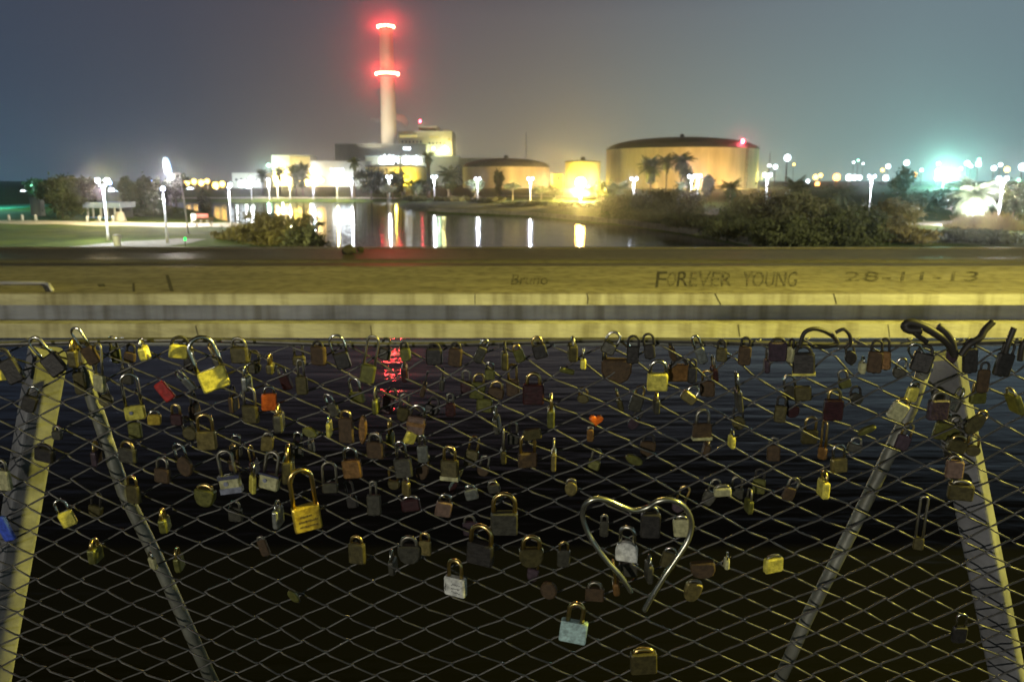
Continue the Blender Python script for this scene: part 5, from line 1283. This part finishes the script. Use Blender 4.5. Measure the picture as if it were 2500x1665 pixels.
# the many dull locks that crowd the upper half of the mesh, most of them behind the wires
gq = random.Random(5); taken = [(l[0], l[1]) for l in LOCKS]; used_labels = set(l[6] for l in LOCKS); base_n = len(LOCKS)
def short(lab):
    out = []
    for wd in lab.split():
        out.append(wd)
        if wd in ('padlock', 'one', 'tag', 'plate', 'lock') and len(out) >= 3: break
        if len(out) >= 8: break
    return ' '.join(out) if out[-1] in ('padlock', 'tag', 'plate', 'lock') else None
FN = dict(olive='dull olive', dim='dull grey', brown='dull brown', dark='blackened', wine='dull wine-red', green='dull greenish', purple='dull purple')
tries = 0; made = 0
while made < 78 and tries < 6000:
    tries += 1
    X = gq.uniform(160, 2440); Y = 862 + 330 * gq.random() ** 1.5 if gq.random() < 0.85 else gq.uniform(1150, 1420)
    if Y > 1100 and X > 1900: continue
    if any(abs(X - a) < 27 and abs(Y - b2) < 34 for a, b2 in taken): continue
    fin = gq.choice(['olive', 'dim', 'brown', 'dark', 'olive', 'dim', 'green', 'wine', 'brown', 'purple'])
    size = gq.choice(['small', 'small', 'narrow', 'squat']); edge = size == 'narrow'
    near = sorted(LOCKS[:base_n], key=lambda l: (l[0] - X) ** 2 + (l[1] - Y) ** 2)[:6]; lab = None
    for l in near:
        s_ = short(l[6])
        if not s_ or sum(1 for q in LOCKS[:base_n] if short(q[6]) == s_) > 1: continue
        dx, dy = X - l[0], Y - l[1]
        where = ('just right of' if dx > 0 else 'just left of') if abs(dx) > abs(dy) else ('just below' if dy > 0 else 'just above')
        c_ = f"{size} {FN[fin]} padlock behind the wires {where} the {s_}"
        if c_ not in used_labels and len(c_.split()) <= 16: lab = c_; break
    if not lab: continue
    used_labels.add(lab); taken.append((X, Y)); made += 1
    w = gq.uniform(11, 16) if edge else gq.uniform(26, 40); h = gq.uniform(30, 42) if size != 'squat' else gq.uniform(22, 28)
    padlock(X, Y, w, h, gq.uniform(16, 40), fin, lab, tilt=gq.gauss(0, 10), edge=edge, shm=gq.choice('ookbc'), back=1, kind=gq.choice(['rect', 'rect', 'rect', 'shield', 'disc']) if not edge else 'rect')
# black curved shackles and cable ends standing above the top wire
def curl(pts, r, label, name='cable_shackle', m=m_blackshack, d=YF - 0.02):
    P = [at(X, Y, d - 0.004 * math.sin(i)) for i, (X, Y) in enumerate(pts)]
    Q = []
    for i in range(len(P) - 1):
        p0, p1, p2, p3 = P[max(i - 1, 0)], P[i], P[i + 1], P[min(i + 2, len(P) - 1)]
        for k in range(6):
            s = k / 6; Q.append(0.5 * ((2 * p1) + (p2 - p0) * s + (2 * p0 - 5 * p1 + 4 * p2 - p3) * s * s + (3 * p1 - p0 - 3 * p2 + p3) * s ** 3))
    Q.append(P[-1]); c = Q[0]
    o = MB().tube([q - c for q in Q], r, 8).build(name, m, None, True); o.location = c
    return tag(o, label, 'cable lock' if name != 'padlock' else 'padlock', 'cable locks on the fence')
curl([(1952, 850), (1962, 815), (1985, 803), (2012, 808), (2035, 822), (2044, 838), (2020, 846), (1985, 846)], 0.0034, 'black flat loop of cable on the top wire right of the thin cream padlock')
curl([(2040, 812), (2060, 804), (2074, 818), (2076, 838), (2062, 852)], 0.0028, 'small black hook right of the black flat loop')
curl([(2330, 862), (2312, 835), (2285, 815), (2250, 795), (2222, 788), (2208, 797), (2222, 806), (2250, 806)], 0.0062, 'thick black bowed cable over the right brace')
curl([(2330, 870), (2326, 840), (2310, 812), (2290, 795)], 0.0052, 'short black cable end right of the thick bowed cable')
curl([(2345, 868), (2365, 842), (2392, 825), (2404, 806), (2424, 786)], 0.0052, 'black spiky cable end slanting up above the right post')
curl([(2262, 835), (2242, 820), (2232, 812)], 0.004, 'short black stub left of the thick bowed cable')
curl([(2452, 868), (2462, 835), (2476, 800)], 0.0045, 'black cable end slanting up near the right edge')
curl([(2490, 880), (2496, 845), (2515, 820)], 0.0045, 'black cable end at the very right edge')
# the heart of thick cable
HZ = [(790, 930), (700, 800), (600, 690), (510, 570), (440, 450), (402, 340), (408, 262), (450, 208), (525, 186), (620, 208), (720, 252), (820, 282), (920, 255), (1000, 208), (1090, 196), (1180, 228), (1245, 300), (1268, 400), (1238, 520), (1150, 660), (1060, 790), (965, 945), (890, 1080)]
heart = curl([(1300 + x / 3.266, 1160 + y / 3.266) for x, y in HZ], 0.0044, 'big heart bent from thick greenish cable hanging on the mesh', 'heart_cable', mat('greenish_plastic_sheath', (0.34, 0.34, 0.27), 0.25, 0.85, 0.3, 30), YF - 0.03)
heart['category'] = 'cable heart'; heart['group'] = ''
del heart['group']

# ================================================================== the hazy night air
HAZE = 0.00026
if HAZE > 0:
    m_haze = bpy.data.materials.new('night_haze'); m_haze.use_nodes = True
    t = m_haze.node_tree; t.nodes.remove(t.nodes['Principled BSDF'])
    pv = t.nodes.new('ShaderNodeVolumePrincipled'); pv.inputs['Color'].default_value = (0.92, 0.93, 0.95, 1)
    pv.inputs['Density'].default_value = HAZE; pv.inputs['Anisotropy'].default_value = 0.975
    t.links.new(pv.outputs[0], t.nodes['Material Output'].inputs['Volume'])
    hz = MB().span((-1100, -45, -2.5), (1100, 1050, 175)).build('haze', m_haze)
    hz['kind'] = 'stuff'; hz['label'] = 'thin haze in the night air over the river'
